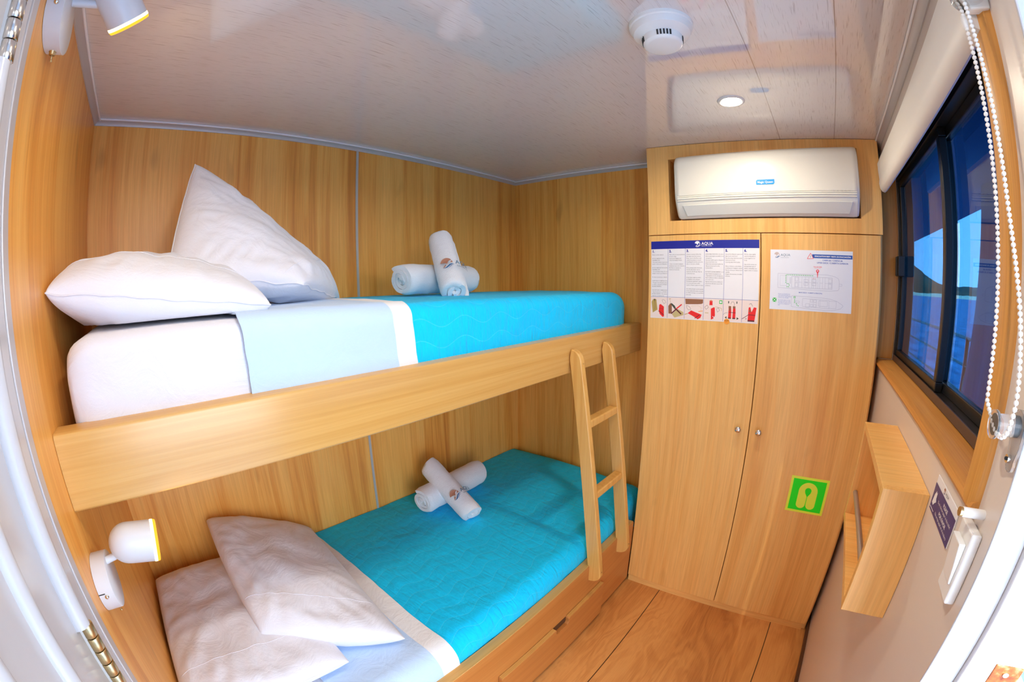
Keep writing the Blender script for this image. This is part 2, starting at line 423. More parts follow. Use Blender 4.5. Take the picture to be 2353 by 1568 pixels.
# outer wall with window and doorway
DU0, DU1, DZ = .03, .63, 1.74
WU0, WU1, WZ0, WZ1 = .735, 1.737, 1.106, 1.70
b = MB()
b.box(-.05, DU0, W, 1.757, -.04, 1.90); b.box(DU0, DU1, W, 1.757, DZ, 1.90)
b.box(DU1, WU0, W, 1.757, -.04, 1.90); b.box(WU0, WU1, W, 1.757, -.04, WZ0 - .018); b.box(WU0, WU1, W, 1.757, WZ1, 1.90); b.box(WU1, L + .05, W, 1.757, -.04, 1.90)
b.box(DU0, DU1, W, 1.757, -.04, 0)
struct(b.build('wall_right', M['wallw'], origin=P(0, W, 0)))
# white door jamb of the open doorway with its step
b = MB(); b.box(DU1 - .004, DU1, W - .001, 1.690, 0, DZ); b.box(DU1 - .012, DU1, 1.690, 1.758, 0, DZ); b.box(DU0, DU0 + .012, W, 1.758, 0, DZ); b.box(DU0, DU1, W, 1.758, DZ - .012, DZ)
jb = struct(b.build('trim_8', M['white_gloss'], bevel=.003))
b = MB(); b.box(DU1 - .0135, DU1 - .0118, 1.7215, 1.7562, .835, .944)
sp = b.build('strike_plate', M['rust'], bevel=.0006)
tag(sp, 'rusty metal strike plate screwed on the white doorway jamb', 'door hardware')
b = MB(); b.cyl(P(DU1 - .0152, 1.738, .932), P(DU1 - .0130, 1.738, .932), .0035, n=14); b.box(DU1 - .0155, DU1 - .0150, 1.736, 1.740, .9316, .9324, 0)
b.build('screw', M['chrome'], sp)
b = MB(); ring = [(1.7375 + .0125 * math.cos(t), .893 + .018 * math.sin(t)) for t in [2 * math.pi * k / 24 for k in range(24)]]
b.prism([P(DU1 - .0138, a, c) for a, c in ring], [P(DU1 - .0120, a, c) for a, c in ring]); b.build('latch_hole', M['dark'], sp)
# ceiling
def cslab(u0, u1, v0, v1, dz0, dz1, b):
    return b.hexa([P(u0, v0, ceil_z(v0) + dz0), P(u1, v0, ceil_z(v0) + dz0), P(u1, v1, ceil_z(v1) + dz0), P(u0, v1, ceil_z(v1) + dz0),
                   P(u0, v0, ceil_z(v0) + dz1), P(u1, v0, ceil_z(v0) + dz1), P(u1, v1, ceil_z(v1) + dz1), P(u0, v1, ceil_z(v1) + dz1)])
struct(cslab(-.05, L + .05, -.05, W + .10, 0, .05, MB()).build('ceiling', M['ceil'], origin=P(0, 0, 1.8629)))
# aluminium cove trims: a grey foot on the wall and a bright bead in the corner
def cove(name, a, bb, inward, dz):     # a,bb: (u,v) ends on the wall
    m = MB()
    def sec(p):
        u, v = p; iu, iv = inward; zc = ceil_z(v)
        pr = [(0, 0), (0, -.0185), (.003, -.0185), (.006, -.012), (.012, -.006), (.0185, -.003), (.0185, 0)]
        return [P(u + iu * x, v + iv * x, zc + z) for x, z in pr]
    A, B = sec(a), sec(bb)
    m.prism(A, B)
    o = struct(m.build(name, M['alu'], smooth=True, auto=25))
    k = MB()
    def bead(p): u, v = p; return P(u + inward[0] * .0172, v + inward[1] * .0172, ceil_z(v) - .0040)
    k.tube([bead(a), bead(bb)], .0030, 10)
    k.build('bead', M['alu_lt'], o, smooth=True, auto=60)
cove('trim_1', (0, 0), (L, 0), (0, 1), 0)
cove('trim_2', (L, 0), (L, .83), (-1, 0), 0)
cove('trim_3', (0, 0), (0, W), (1, 0), 0)
cove('trim_4', (.0, W), (L, W), (0, -1), 0)
# dark skirting strip under the outer wall
struct(MB().box(DU1, L, W - .010, W, 0, .028).build('baseboard_right', M['dark_wood']))

# window: wood lining, black frame, sliding panes
wn = struct(D.objects.new('window_1', None)); C.objects.link(wn); wn.location = P(1.24, W, WZ0)
b = MB(); prof = [(1.706, WZ0), (1.652, WZ0), (1.643, WZ0 - .004), (1.640, WZ0 - .011), (1.644, WZ0 - .018), (1.706, WZ0 - .018)]
b.prism([P(.6885, v, z) for v, z in prof], [P(1.771, v, z) for v, z in prof]); b.build('window_sill', M['sill'], wn, smooth=True, auto=35)
b = MB(); prof = [(.7375, 1.7015), (.7375, 1.650), (.731, 1.643), (.716, 1.640), (.700, 1.640), (.690, 1.644), (.688, 1.652), (.688, 1.7015)]
b.prism([P(u, v, WZ0 - .012) for u, v in prof], [P(u, v, 1.76) for u, v in prof]); b.build('window_jamb', M['jambw'], wn, smooth=True, auto=35)
b = MB(); b.box(1.7345, 1.772, 1.640, 1.7015, WZ0 + .0005, 1.76); b.build('window_jamb', M['jambw'], wn, bevel=.004)
b = MB(); b.box(.70, 1.772, 1.648, 1.706, WZ1, WZ1 + .03); b.build('window_head', M['sill'], wn, bevel=.003)
def ringframe(b, u0, u1, z0, z1, w, v0, v1, wb=None):
    wb = wb or w
    b.box(u0, u1, v0, v1, z0, z0 + wb); b.box(u0, u1, v0, v1, z1 - w, z1); b.box(u0, u0 + w, v0, v1, z0 + wb, z1 - w); b.box(u1 - w, u1, v0, v1, z0 + wb, z1 - w)
b = MB(); ringframe(b, .735, 1.737, WZ0, WZ1, .016, 1.702, 1.752); b.build('outer_frame', M['black'], wn, bevel=.0015)
b = MB(); b.box(.751, 1.721, 1.7005, 1.7035, WZ0 + .002, WZ0 + .020); b.build('bottom_track', M['bronze'], wn)
f1 = MB(); ringframe(f1, 1.190, 1.722, WZ0 + .016, WZ1 - .016, .022, 1.708, 1.726); s1 = f1.build('sash', M['black'], wn, bevel=.002)
MB().box(1.206, 1.706, 1.716, 1.719, WZ0 + .034, WZ1 - .034).build('pane', M['glass'], s1)
f2 = MB(); ringframe(f2, .750, 1.240, WZ0 + .016, WZ1 - .016, .022, 1.729, 1.747); s2 = f2.build('sash', M['black'], wn, bevel=.002)
MB().box(.768, 1.222, 1.737, 1.740, WZ0 + .034, WZ1 - .034).build('pane', M['glass'], s2)
b = MB(); b.box(1.672, 1.712, 1.690, 1.712, 1.376, 1.440); b.box(1.684, 1.690, 1.686, 1.691, 1.378, 1.438); b.box(1.700, 1.706, 1.686, 1.691, 1.378, 1.438)
b.build('latch', M['black'], wn, bevel=.002)

# ================================================================== OUTSIDE
struct(MB().box(-3000, 5000, 3.2, 5000, -4.02, -4.0).build('sea', M['sea'], origin=P(0, 0, -4)))
struct(MB().box(-2.5, 6, 1.757, 2.62, -.10, -.05).build('side_deck', M['deckpaint']))
struct(MB().box(-.25, 6, 1.757, 2.52, 1.86, 1.93).build('deck_overhang', M['overhang']))
b = MB(); prof = []; random.seed(3)
N = 90
def hill_h(az): 
    pts = [(4, 26), (8, 19), (10, 15.5), (11.7, 13.6), (12.6, 10.9), (13.5, 8.6), (14.4, 6.4), (15.4, 4.6), (16.2, 4.1), (17, 4.2), (18, 4.0), (19.3, 3.9), (22, 4.6), (26, 5.5), (40, 6), (60, 5)]
    for (a, h), (c, k) in zip(pts, pts[1:]):
        if a <= az <= c: return h + (k - h) * (az - a) / (c - a)
    return 4
rows = [(1500, -.0), (1520, .18), (1570, .6), (1660, 1.0), (1850, .55), (2100, 0)]   # metres from the boat
vs = []; fs = []
for i in range(N + 1):
    az = 4 + 52 * i / N
    for j, (r, k) in enumerate(rows):
        h = (hill_h(az) + noise.noise(Vector((az * 2.5, j * .3, 0))) * .55) * k
        base = -4.2
        z = base if j in (0, 5) else -1.5 + h * r / 200 + (2.5 if j == 1 else 4)
        a = math.radians(az); vs.append(P(.174 + r * math.cos(a), 1.413 + r * math.sin(a), z))
nr = len(rows)
for i in range(N):
    for j in range(nr - 1): fs.append((i * nr + j, (i + 1) * nr + j, (i + 1) * nr + j + 1, i * nr + j + 1))
struct(b.add(vs, fs).build('hills', M['hill'], origin=P(0, 0, -.4), smooth=True))
rl = thing('deck_railing', P(3.4, 2.55, -.05), 'dark metal rail of the side deck seen low through the window', 'railing')
for z, r in ((1.06, .012), (.88, .010), (.70, .010)):
    MB().tube([P(-2.4, 2.55, z), P(6, 2.55, z)], r, 10).build('rail', M['black'], rl, smooth=True)
for u in (-2.3, -.6, 1.3, 3.4, 5.4): MB().tube([P(u, 2.55, -.05), P(u, 2.55, 1.065)], .014, 10).build('post', M['black'], rl, smooth=True)
b = MB(); n = 18; vs = []; fs = []
for j in range(2):
    for i in range(n + 1):
        for k in range(2):
            t = i / n; u = 1.75 + t * ((2.56 - 1.75) if k else (2.83 - 1.75)); w = .012 * math.sin(t * 26)
            vs.append(P(u, 2.30 + w + j * .004, 1.86 if k else -.04))
st = (n + 1) * 2
for i in range(n):
    fs.append((i * 2, i * 2 + 2, i * 2 + 3, i * 2 + 1)); fs.append((st + i * 2, st + i * 2 + 1, st + i * 2 + 3, st + i * 2 + 2))
    fs.append((i * 2, st + i * 2, st + i * 2 + 2, i * 2 + 2)); fs.append((i * 2 + 1, i * 2 + 3, st + i * 2 + 3, st + i * 2 + 1))
fs += [(0, 1, st + 1, st), (2 * n, st + 2 * n, st + 2 * n + 1, 2 * n + 1)]
tag(b.add(vs, fs).build('deck_curtain', M['canvas'], smooth=True, auto=40), 'navy canvas curtain hanging on the deck outside the window', 'curtain')

# ================================================================== BUNKS
ZT, ZB, WB = 1.1525, 1.0307, .7083
ub = thing('upper_bunk', P(.92, .35, ZB), 'upper bunk shelf with a varnished front board, fixed to the walls', 'bunk')
b = MB(); prof = [(WB - .046, ZB), (WB - .003, ZB), (WB, ZB + .003), (WB, ZT - .006), (WB - .002, ZT - .002), (WB - .006, ZT), (WB - .046, ZT)]
b.prism([P(.0005, v, z) for v, z in prof], [P(L - .0005, v, z) for v, z in prof]); b.build('front_board', M['beech'], ub, smooth=True, auto=35)
MB().box(.001, L - .001, .001, WB - .047, ZB + .004, ZB + .026).build('base_board', M['beech_dk'], ub)
LV, LZ = .820, .329
lb = thing('lower_bunk', P(.92, .4, 0), 'lower bunk base with a varnished side board and drawer', 'bunk')
b = MB(); prof = [(LV - .034, .022), (LV, .022), (LV, LZ - .005), (LV - .002, LZ - .001), (LV - .006, LZ), (LV - .034, LZ)]
b.prism([P(.001, v, z) for v, z in prof], [P(LW - .002, v, z) for v, z in prof], 0)
b.build('side_board', M['beech_dk'], lb, smooth=True, auto=35)
MB().box(.001, LW - .002, LV - .0335, LV - .0015, LZ - .0008, LZ + .0012).build('board_edge', M['beech'], lb, bevel=.0006)
MB().box(.001, L - .001, .001, LV - .036, .215, .235).build('base_board', M['beech_dk'], lb)
MB().box(.001, LW - .004, LV - .05, LV - .016, 0, .0215).build('plinth', M['dark_wood'], lb)
# drawer with a finger notch
dz0, dz1 = .022, .187; nu0, nu1, nz = 1.048, 1.122, .160
pts = [(.60, dz0), (1.364, dz0), (1.364, dz1), (nu1 + .003, dz1), (nu1, dz1 - .004), (nu1, nz + .008), (nu1 - .008, nz), (nu0 + .008, nz), (nu0, nz + .008), (nu0, dz1 - .004), (nu0 - .003, dz1), (.60, dz1)]
pts = [(.771 if u == .60 else u, z) for u, z in pts]
b = MB(); b.prism([P(u, LV + .0005, z) for u, z in pts], [P(u, LV + .0165, z) for u, z in pts]); dw = b.build('drawer', M['beech_dk'], lb, bevel=.0016)
MB().box(nu0 + .002, nu1 - .002, LV + .0002, LV + .002, nz + .002, dz1 - .002).build('finger_slot', M['dark_wood'], dw)
for u0, u1 in ((.774, nu0 - .004), (nu1 + .004, 1.361)):
    MB().box(u0, u1, LV + .001, LV + .016, dz1 - .0004, dz1 + .0014).build('drawer_edge', M['beech'], dw, bevel=.0006)

# ladder
ld = thing('bunk_ladder', P(1.38, .83, .265), 'pale wooden bunk ladder with two rungs, beside the wardrobe', 'ladder')
def rail(u0):
    b = MB(); w = .024; vt, vb, zt, zb_, dp = .7095, .8215, 1.112, .262, .045
    outline = []
    for a in range(0, 91, 15): t = math.radians(a); outline.append((vt + .006 + (dp - .006) * math.sin(t), zt - .045 + .045 * math.cos(t)))
    for a in range(0, 91, 15): t = math.radians(a); outline.append((vb + dp * math.cos(t) - 0, zb_ + .038 - .038 * math.sin(t)))
    outline.append((vb, zb_)); outline.append((vt, zt - .030)); 
    b.prism([P(u0, v, z) for v, z in outline], [P(u0 + w, v, z) for v, z in outline])
    r = b.build('rail', M['beech_v'], ld, smooth=True, auto=50, bevel=.003)
    for vv, zz in ((vt, zt - .045), (vb, zb_ + .05)):
        k = MB(); k.cyl(P(u0 + .013, vv + dp - .0008, zz), P(u0 + .013, vv + dp + .0006, zz), .0025, n=10); k.build('screw', M['brass'], r)
rail(1.263); rail(1.478)
for z in (.866, .612):
    vv = .7095 + (.8215 - .7095) * (1.112 - z) / .85
    b = MB(); b.box(1.286, 1.479, vv + .006, vv + .040, z - .015, z + .013); b.build('rung', M['beech_v'], ld, bevel=.005, seg=3)

# ================================================================== BEDDING
def bed_profile(vf, zt, zb, r, n_top=26, n_arc=8, n_side=8, crown=.006, off=0., back=.004):
    """points (v,z,s) from the wall over the top and down the front"""
    pts = []
    for k in range(n_top + 1):
        t = k / n_top; v = back + (vf - r - back) * t
        pts.append((v, zt + crown * math.sin(math.pi * min(1, t * 1.05)) + off))
    for k in range(1, n_arc + 1):
        a = math.pi / 2 * k / n_arc; pts.append((vf - r + (r + off) * math.sin(a), zt - r + (r + off) * math.cos(a)))
    z1 = pts[-1][1]
    for k in range(1, n_side + 1): pts.append((vf + off - .004 * math.sin(math.pi * k / n_side) * 0, z1 + (zb - z1) * k / n_side))
    out = []; s = 0
    for i, p in enumerate(pts):
        if i: s += math.hypot(p[0] - pts[i - 1][0], p[1] - pts[i - 1][1])
        out.append((p[0], p[1], s))
    return out
def end_round(u, u0, u1, r0, r1):
    """drop of the top and pull-in of the front near the two ends of the mattress"""
    e = 0
    if u < u0 + r0: t = 1 - max(0, (u - u0)) / r0; e = max(e, r0 * (1 - math.sqrt(max(0, 1 - t * t))))
    if u > u1 - r1: t = 1 - max(0, (u1 - u)) / r1; e = max(e, r1 * (1 - math.sqrt(max(0, 1 - t * t))))
    return e
def bed_surface(prof, u, k, ends, zt, zb, vf, amp, seed, drop_k=.85):
    v, z, s = prof[k]; e = end_round(u, *ends)
    zz = z - e * drop_k * max(0, (z - zb) / (zt - zb)); vv = v - e * .5 * (v / vf) ** 3
    nv = noise.noise(Vector((u * 7, s * 7, seed))) * .6 + noise.noise(Vector((u * 17, s * 15, seed + 4))) * .4
    d = amp * nv
    if k < 27: zz += d
    else: vv += d * 1.2
    return vv, zz, s
def shell(name, mats, prof, us, ends, zt, zb, vf, amp, seed, parent=None, thick=.003, edge=None, mat_of=None, k0=0, fold=None):
    b = MB(); nk = len(prof) - k0; grid = []
    for lay in range(2):
        for i, u in enumerate(us):
            for k in range(k0, len(prof)):
                uu = u + (edge(u, prof[k][2], i) if edge else 0)
                v, z, s = bed_surface(prof, uu, k, ends, zt, zb, vf, amp, seed)
                if lay == 1:   # inner layer
                    if k < 27: z -= thick
                    else: v -= thick
                b.v.append(P(uu, v, z)); b.uv[len(b.v) - 1] = (uu, s)
    n = len(us); st = n * nk
    for i in range(n - 1):
        for k in range(nk - 1):
            a = i * nk + k; mi = mat_of(i, k) if mat_of else 0
            b.f.append((a, a + nk, a + nk + 1, a + 1)); b.m.append(mi)
            b.f.append((st + a, st + a + 1, st + a + nk + 1, st + a + nk)); b.m.append(mi)
    def strip(idx, mi=0):
        for a, c in zip(idx, idx[1:]): b.f.append((a, c, st + c, st + a)); b.m.append(mi)
    strip([k for k in range(nk)], mat_of(0, 0) if mat_of else 0); strip([(n - 1) * nk + k for k in range(nk)], mat_of(n - 2, 0) if mat_of else 0)
    strip([i * nk for i in range(n)]); strip([i * nk + nk - 1 for i in range(n)])
    return b.build(name, mats, parent, smooth=True, auto=60)
def lin(a, c, n): return [a + (c - a) * k / n for k in range(n + 1)]
def solid_mattress(name, prof, us, ends, zt, zb, vf, seed):
    b = MB(); nk = len(prof)
    for u in us:
        for k in range(nk):
            v, z, s = bed_surface(prof, u, k, ends, zt, zb, vf, .002, seed); b.v.append(P(u, v, z))
    for u in us: b.v.append(P(u, prof[0][0], zb))
    n = len(us); o = n * nk
    for i in range(n - 1):
        for k in range(nk - 1): a = i * nk + k; b.f.append((a, a + nk, a + nk + 1, a + 1)); b.m.append(0)
        b.f.append((i * nk, o + i, o + i + 1, (i + 1) * nk)); b.m.append(0)
        b.f.append((o + i, i * nk + nk - 1, (i + 1) * nk + nk - 1, o + i + 1)); b.m.append(0)
    b.f.append(tuple([o] + [k for k in range(nk)])); b.m.append(0)
    b.f.append(tuple([o + n - 1] + [(n - 1) * nk + k for k in range(nk)])); b.m.append(0)
    return b.build(name, M['sheet'], None, smooth=True, auto=55)
# --- upper bed
UZ = 1.281; UVF = .668; UE = (.028, 1.832, .05, .16)
up = bed_profile(UVF, UZ, 1.0605, .034, crown=.004)
us = sorted(set([.028, .032, .038, .046, .056, .068, .08] + lin(.1, 1.66, 60) + [1.69, 1.72, 1.75, 1.775, 1.795, 1.812, 1.823, 1.829, 1.832]))
tag(solid_mattress('mattress', up, us, UE, UZ, 1.0605, UVF, 1), 'mattress in a white fitted sheet on the upper bunk', 'mattress')
ups = bed_profile(UVF, UZ, 1.0625, .034, crown=.004, off=.0035)
hem_us = [u for u in lin(.332, .690, 44)]
ups2 = bed_profile(UVF, UZ, 1.0625, .034, crown=.004, off=.0105)
def hem_edge(u, s, i): return .006 * math.sin(s * 9) + .004 * noise.noise(Vector((s * 22, u * 3, 2))) - .035 * max(0, .30 - s)
o = shell('top_sheet', [M['sheetblue'], M['hem']], ups2, hem_us, UE, UZ, 1.0625, UVF, .0035, 3, thick=.004, edge=hem_edge, mat_of=lambda i, k: 1 if i >= 38 else 0)
tag(o, 'pale blue top sheet with a white hem folded back on the upper bunk', 'sheet')
qu = lin(.600, 1.70, 90) + [1.72, 1.74, 1.76, 1.78, 1.797, 1.812, 1.823, 1.831, 1.835]
o = shell('quilt', [M['quilt']], bed_profile(UVF, UZ, 1.0625, .036, crown=.004, off=.0055), qu, (.028, 1.836, .05, .16), UZ, 1.0625, UVF, .0035, 5, thick=.004)
tag(o, 'turquoise quilted bedspread on the upper bunk, behind the ladder top', 'bedspread')
# --- lower bed
LZT = .402; LVF = .778; LE = (.02, 1.828, .05, .06)
lp = bed_profile(LVF, LZT, .2355, .05, crown=.014)
us = sorted(set([.02, .024, .03, .04, .052, .066, .08] + lin(.1, 1.70, 60) + [1.73, 1.76, 1.785, 1.805, 1.818, 1.828]))
tag(solid_mattress('mattress', lp, us, LE, LZT, .2355, LVF, 11), 'mattress in a white fitted sheet on the lower bunk', 'mattress')
o = shell('top_sheet', [M['sheetblue'], M['hem']], bed_profile(LVF, LZT, .238, .05, crown=.014, off=.0105), lin(.335, .655, 44), LE, LZT, .238, LVF, .003, 13, thick=.004,
          edge=lambda u, s, i: .06 * (s - .75) * .9 + .004 * math.sin(s * 7) + .002 * noise.noise(Vector((s * 18, u, 9))), mat_of=lambda i, k: 1 if i >= 36 else 0)
tag(o, 'pale blue top sheet with a white hem folded back on the lower bunk', 'sheet')
qu = lin(.560, 1.73, 96) + [1.75, 1.77, 1.79, 1.805, 1.817, 1.825, 1.831]
o = shell('quilt', [M['quilt']], bed_profile(LVF, LZT, .238, .052, crown=.014, off=.0055), qu, (.02, 1.832, .05, .06), LZT, .238, LVF, .0035, 15, thick=.004)
tag(o, 'turquoise quilted bedspread on the lower bunk, under the ladder foot', 'bedspread')

def fold(s, t, seed):
    q = noise.noise(Vector((s * 1.2, t * 1.2, seed + 21))) * 1.4
    a = noise.noise(Vector((s * 6.5 + t * 1.5 + q, t * 2.0 - s * .6, seed + 7))); c = noise.noise(Vector((s * 2.2 - t + q, t * 7.0 + s, seed + 31)))
    return .0028 * a + .0024 * c - .003 * abs(a) ** .5 * (1 if a < 0 else 0) * abs(c)
def pillow(name, c, T, nrm, label, seed=0, floor=None, pinch=.05, p=.42, seam=True, n=(96, 64), wr=1.25, ear=.03, tback=1.0):
    """c: corners [(s-,t-),(s+,t-),(s+,t+),(s-,t+)] in (u,v,z); T half thickness; nrm bulge direction"""
    c = [Vector(x) for x in c]; N_ = Vector(nrm).normalized(); b = MB(); ns, nt = n
    def base(s, t):
        x, y = (s + 1) / 2, (t + 1) / 2
        return c[0] * (1 - x) * (1 - y) + c[1] * x * (1 - y) + c[2] * x * y + c[3] * (1 - x) * y
    idx = {}
    for side in (1, -1):
        for i in range(ns + 1):
            for j in range(nt + 1):
                # denser samples near the rim
                s = math.sin((i / ns - .5) * math.pi); t = math.sin((j / nt - .5) * math.pi)
                rim = i in (0, ns) or j in (0, nt)
                if rim and side == -1: idx[(side, i, j)] = idx[(1, i, j)]; continue
                cs = s * (1 - pinch * (1 - t * t) * abs(s) ** 2 * 1.0); ct = t * (1 - pinch * (1 - s * s) * abs(t) ** 2)
                pt = base(cs, ct)
                e = max(0., (1 - abs(s) ** 2.2) * (1 - abs(t) ** 2.2))
                h = T * e ** p * (1 if side == 1 else tback)
                # wrinkles radiate from corners and the seams
                w = noise.noise(Vector((s * 2.1, t * 2.1, seed + side * 3))) * .010 + fold(s, t, seed)
                ang = math.atan2(t, s); rr = math.hypot(s, t)
                w += .0045 * wr * math.sin(ang * 23 + 4 * noise.noise(Vector((s * 2, t * 2, seed)))) * max(0, rr - .55) * (e ** .3)
                w *= min(1, e * 3) * wr
                pt = pt + N_ * (side * (h + w))
                if rim: pt = pt + N_ * (.006 * noise.noise(Vector((s * 4, t * 4, seed + 11))))
                if floor is not None:
                    fz = floor(pt.x, pt.y) if callable(floor) else floor
                    if pt.z < fz: pt.z = fz + .0005 * (i + j) / (ns + nt)
                idx[(side, i, j)] = len(b.v); b.v.append(P(*pt))
    for side in (1, -1):
        for i in range(ns):
            for j in range(nt):
                q = (idx[(side, i, j)], idx[(side, i + 1, j)], idx[(side, i + 1, j + 1)], idx[(side, i, j + 1)])
                b.f.append(q if side == 1 else q[::-1]); b.m.append(0)
    o = b.build(name, M['pillow'], None, smooth=True)
    tag(o, label, 'pillow')
    # piped rim all round
    pb = MB(); loop = [(0, j) for j in range(nt)] + [(i, nt) for i in range(ns)] + [(ns, j) for j in range(nt, 0, -1)] + [(i, 0) for i in range(ns, 0, -1)]
    pts = [b.v[idx[(1, i, j)]] for i, j in loop]; pts = [q for k, q in enumerate(pts) if k == 0 or (q - pts[k - 1]).length > 1e-4]
    pb.tube(pts + [pts[0]], .0017, 7); pb.build('piping', M['pillow'], o, smooth=True)
    if seam:
        k = MB(); org = o
        for tt, s0, s1 in ((.62, -.93, .93),):
            line = []
            for i in range(50):
                s = s0 + (s1 - s0) * i / 49; t = tt
                e = max(0., (1 - abs(s) ** 2.2) * (1 - abs(t) ** 2.2)); cs = s * (1 - pinch * (1 - t * t) * abs(s) ** 2); ct = t * (1 - pinch * (1 - s * s) * abs(t) ** 2)
                w = noise.noise(Vector((s * 2.1, t * 2.1, seed + 3))) * .010 + fold(s, t, seed)
                ang = math.atan2(t, s); rr = math.hypot(s, t); w += .0045 * wr * math.sin(ang * 23 + 4 * noise.noise(Vector((s * 2, t * 2, seed)))) * max(0, rr - .55) * (e ** .3)
                w *= min(1, e * 3) * wr
                line.append(P(*(base(cs, ct) + N_ * (T * e ** p + w + .0002))))
            k.tube(line, .0007, 6)
        k.build('seam', M['pillow'], o, smooth=True)
    return o
UTOP = UZ + .0095
def lay_low(u, v): return LZT + .006
pillow('pillow', [(-.0 + .012, .06, 1.372), (.415, .06, 1.335), (.402, .618, 1.300), (.004, .622, 1.352)], .088, (0, .0, 1), 'plump white pillow lying in front on the upper bunk, its corner touching the wall', 2, floor=UTOP, pinch=.0, p=.37)
pillow('pillow', [(.225, .40, 1.375), (.305, .205, 1.676), (.738, .215, 1.290), (.50, .54, 1.335)], .080, (.45, .55, .75), 'white pillow leaning up with its corner raised on the upper bunk', 5, floor=UTOP, pinch=-.01, p=.42)
pillow('pillow', [(.012, .095, .492), (.40, .09, .470), (.402, .676, .452), (.006, .66, .480)], .068, (0, 0, 1), 'white pillow lying flat underneath on the lower bunk, below the lamp', 8, floor=LZT + .012, pinch=-.005, p=.36)
pillow('pillow', [(.238, .035, .612), (.600, .035, .452), (.562, .692, .440), (.246, .530, .520)], .092, (-.15, 0, 1), 'white pillow tilted on top of another on the lower bunk', 13, floor=LZT + .020, pinch=-.03, p=.38)

# ================================================================== TOWELS
def towel_roll(p0, p1, R, flat=None, seed=0, turns=3.3, start=0., squash=1., up=Vector((0, 0, 1)), label='', th=None, loosen=0.):
    """a rolled towel: a thick ribbon wound in a spiral and swept from p0 to p1"""
    ax = (p1 - p0); Ln = ax.length; a = ax.normalized(); x = a.cross(up).normalized(); y = x.cross(a)
    n = 150; m = 18; th = th or R / (turns + .35); b = MB(); prof = []
    for k in range(n + 1):
        t = k / n; ang = start + 2 * math.pi * turns * t; r = R - th * turns * (1 - t)
        prof.append((ang, r))
    rows = []
    for side in (0, 1):
        for k, (ang, r) in enumerate(prof):
            rr = r if side == 0 else r - th * .90
            taper = 1
            for j in range(m + 1):
                h = j / m; ed = min(h, 1 - h)
                bulge = 1 - .10 * max(0, (.06 - ed) / .06) ** 2
                off = .006 * math.sin(ang * .9 + seed) * (1 if h > .5 else -1) * (1 if ed < .02 else .0)
                rj = rr * bulge + .0022 * noise.noise(Vector((ang * 1.4, h * 9, seed))) + .0010 * noise.noise(Vector((ang * 5, h * 34, seed + 3)))
                if side == 1: rj = max(.0012, rj)
                q = p0 + a * (Ln * h + off * (1 if j in (0, m) else 0)) + x * (rj * math.cos(ang)) + y * (rj * math.sin(ang) * squash)
                if flat is not None and q.z < flat: q.z = flat + .0015 * (1 - side) * 0
                b.v.append(q)
    st = (n + 1) * (m + 1)
    for k in range(n):
        for j in range(m):
            i = k * (m + 1) + j; q = (i, i + 1, i + m + 2, i + m + 1); b.f.append(q); b.m.append(0); b.f.append(tuple(st + w for w in q[::-1])); b.m.append(0)
        i = k * (m + 1); b.f.append((i, i + m + 1, st + i + m + 1, st + i)); b.m.append(0)
        i += m; b.f.append((i, st + i, st + i + m + 1, i + m + 1)); b.m.append(0)
    for k in (0, n):
        for j in range(m): i = k * (m + 1) + j; b.f.append((i, st + i, st + i + 1, i + 1)); b.m.append(0)
    o = b.build('rolled_towel', M['towel'], None, smooth=True, auto=70)
    tag(o, label, 'towel', None)
    return o, (p0, a, x, y, Ln)
def towel_print(o, fr, R, h0, ang0, r, squash=1., fl=1):
    p0, a, x, y, Ln = fr
    view = (P(.174, 1.413, 1.3255) - (p0 + a * h0)); ang0 += math.atan2(view.dot(y), view.dot(x)); fl = -1
    def fn(q, w):       # q: across (wraps), w: along the roll
        an = ang0 + fl * q / R; rr = R + .0022
        return p0 + a * (h0 + w) + x * (rr * math.cos(an)) + y * (rr * math.sin(an) * squash)
    b = MB(); wave_logo(b, 0, 0, r, fn, 0, 1)
    put_text(b, 'AQUA', r * 1.45, -r * .45, r * 1.15, fn, 2, bold=.012)
    put_text(b, 'GALAPAGOS', r * 1.6, -r * 1.05, r * .42, fn, 2)
    b.build('embroidery', [M['logo_brown'], M['logo_blue'], M['logo_grey']], o, recalc=False)
uz = UZ + .0075
towel_roll(P(.890, .332, uz + .052), P(1.240, .280, uz + .052), .055, flat=uz, seed=1, start=.4, squash=.98, label='white towel rolled up lying along the upper bunk under another')
o, fr = towel_roll(P(.992, .474, uz + .012), P(1.062, .325, uz + .196), .052, flat=uz, seed=4, start=2.2, turns=2.6, label='white rolled towel with a wave logo, propped upright on the upper bunk')
towel_print(o, fr, .052, .078, math.radians(4), .0185)
lz = LZT + .020
towel_roll(P(1.014, .195, lz + .055), P(1.365, .168, lz + .055), .058, flat=lz, seed=7, start=.3, label='white towel rolled up lying along the lower bunk under another')
o, fr = towel_roll(P(1.122, .380, lz + .032), P(1.118, .122, lz + .162), .053, flat=lz, seed=9, start=2.0, turns=2.6, label='white rolled towel with a wave logo, laid across another on the lower bunk')
towel_print(o, fr, .052, .092, math.radians(6), .0190)

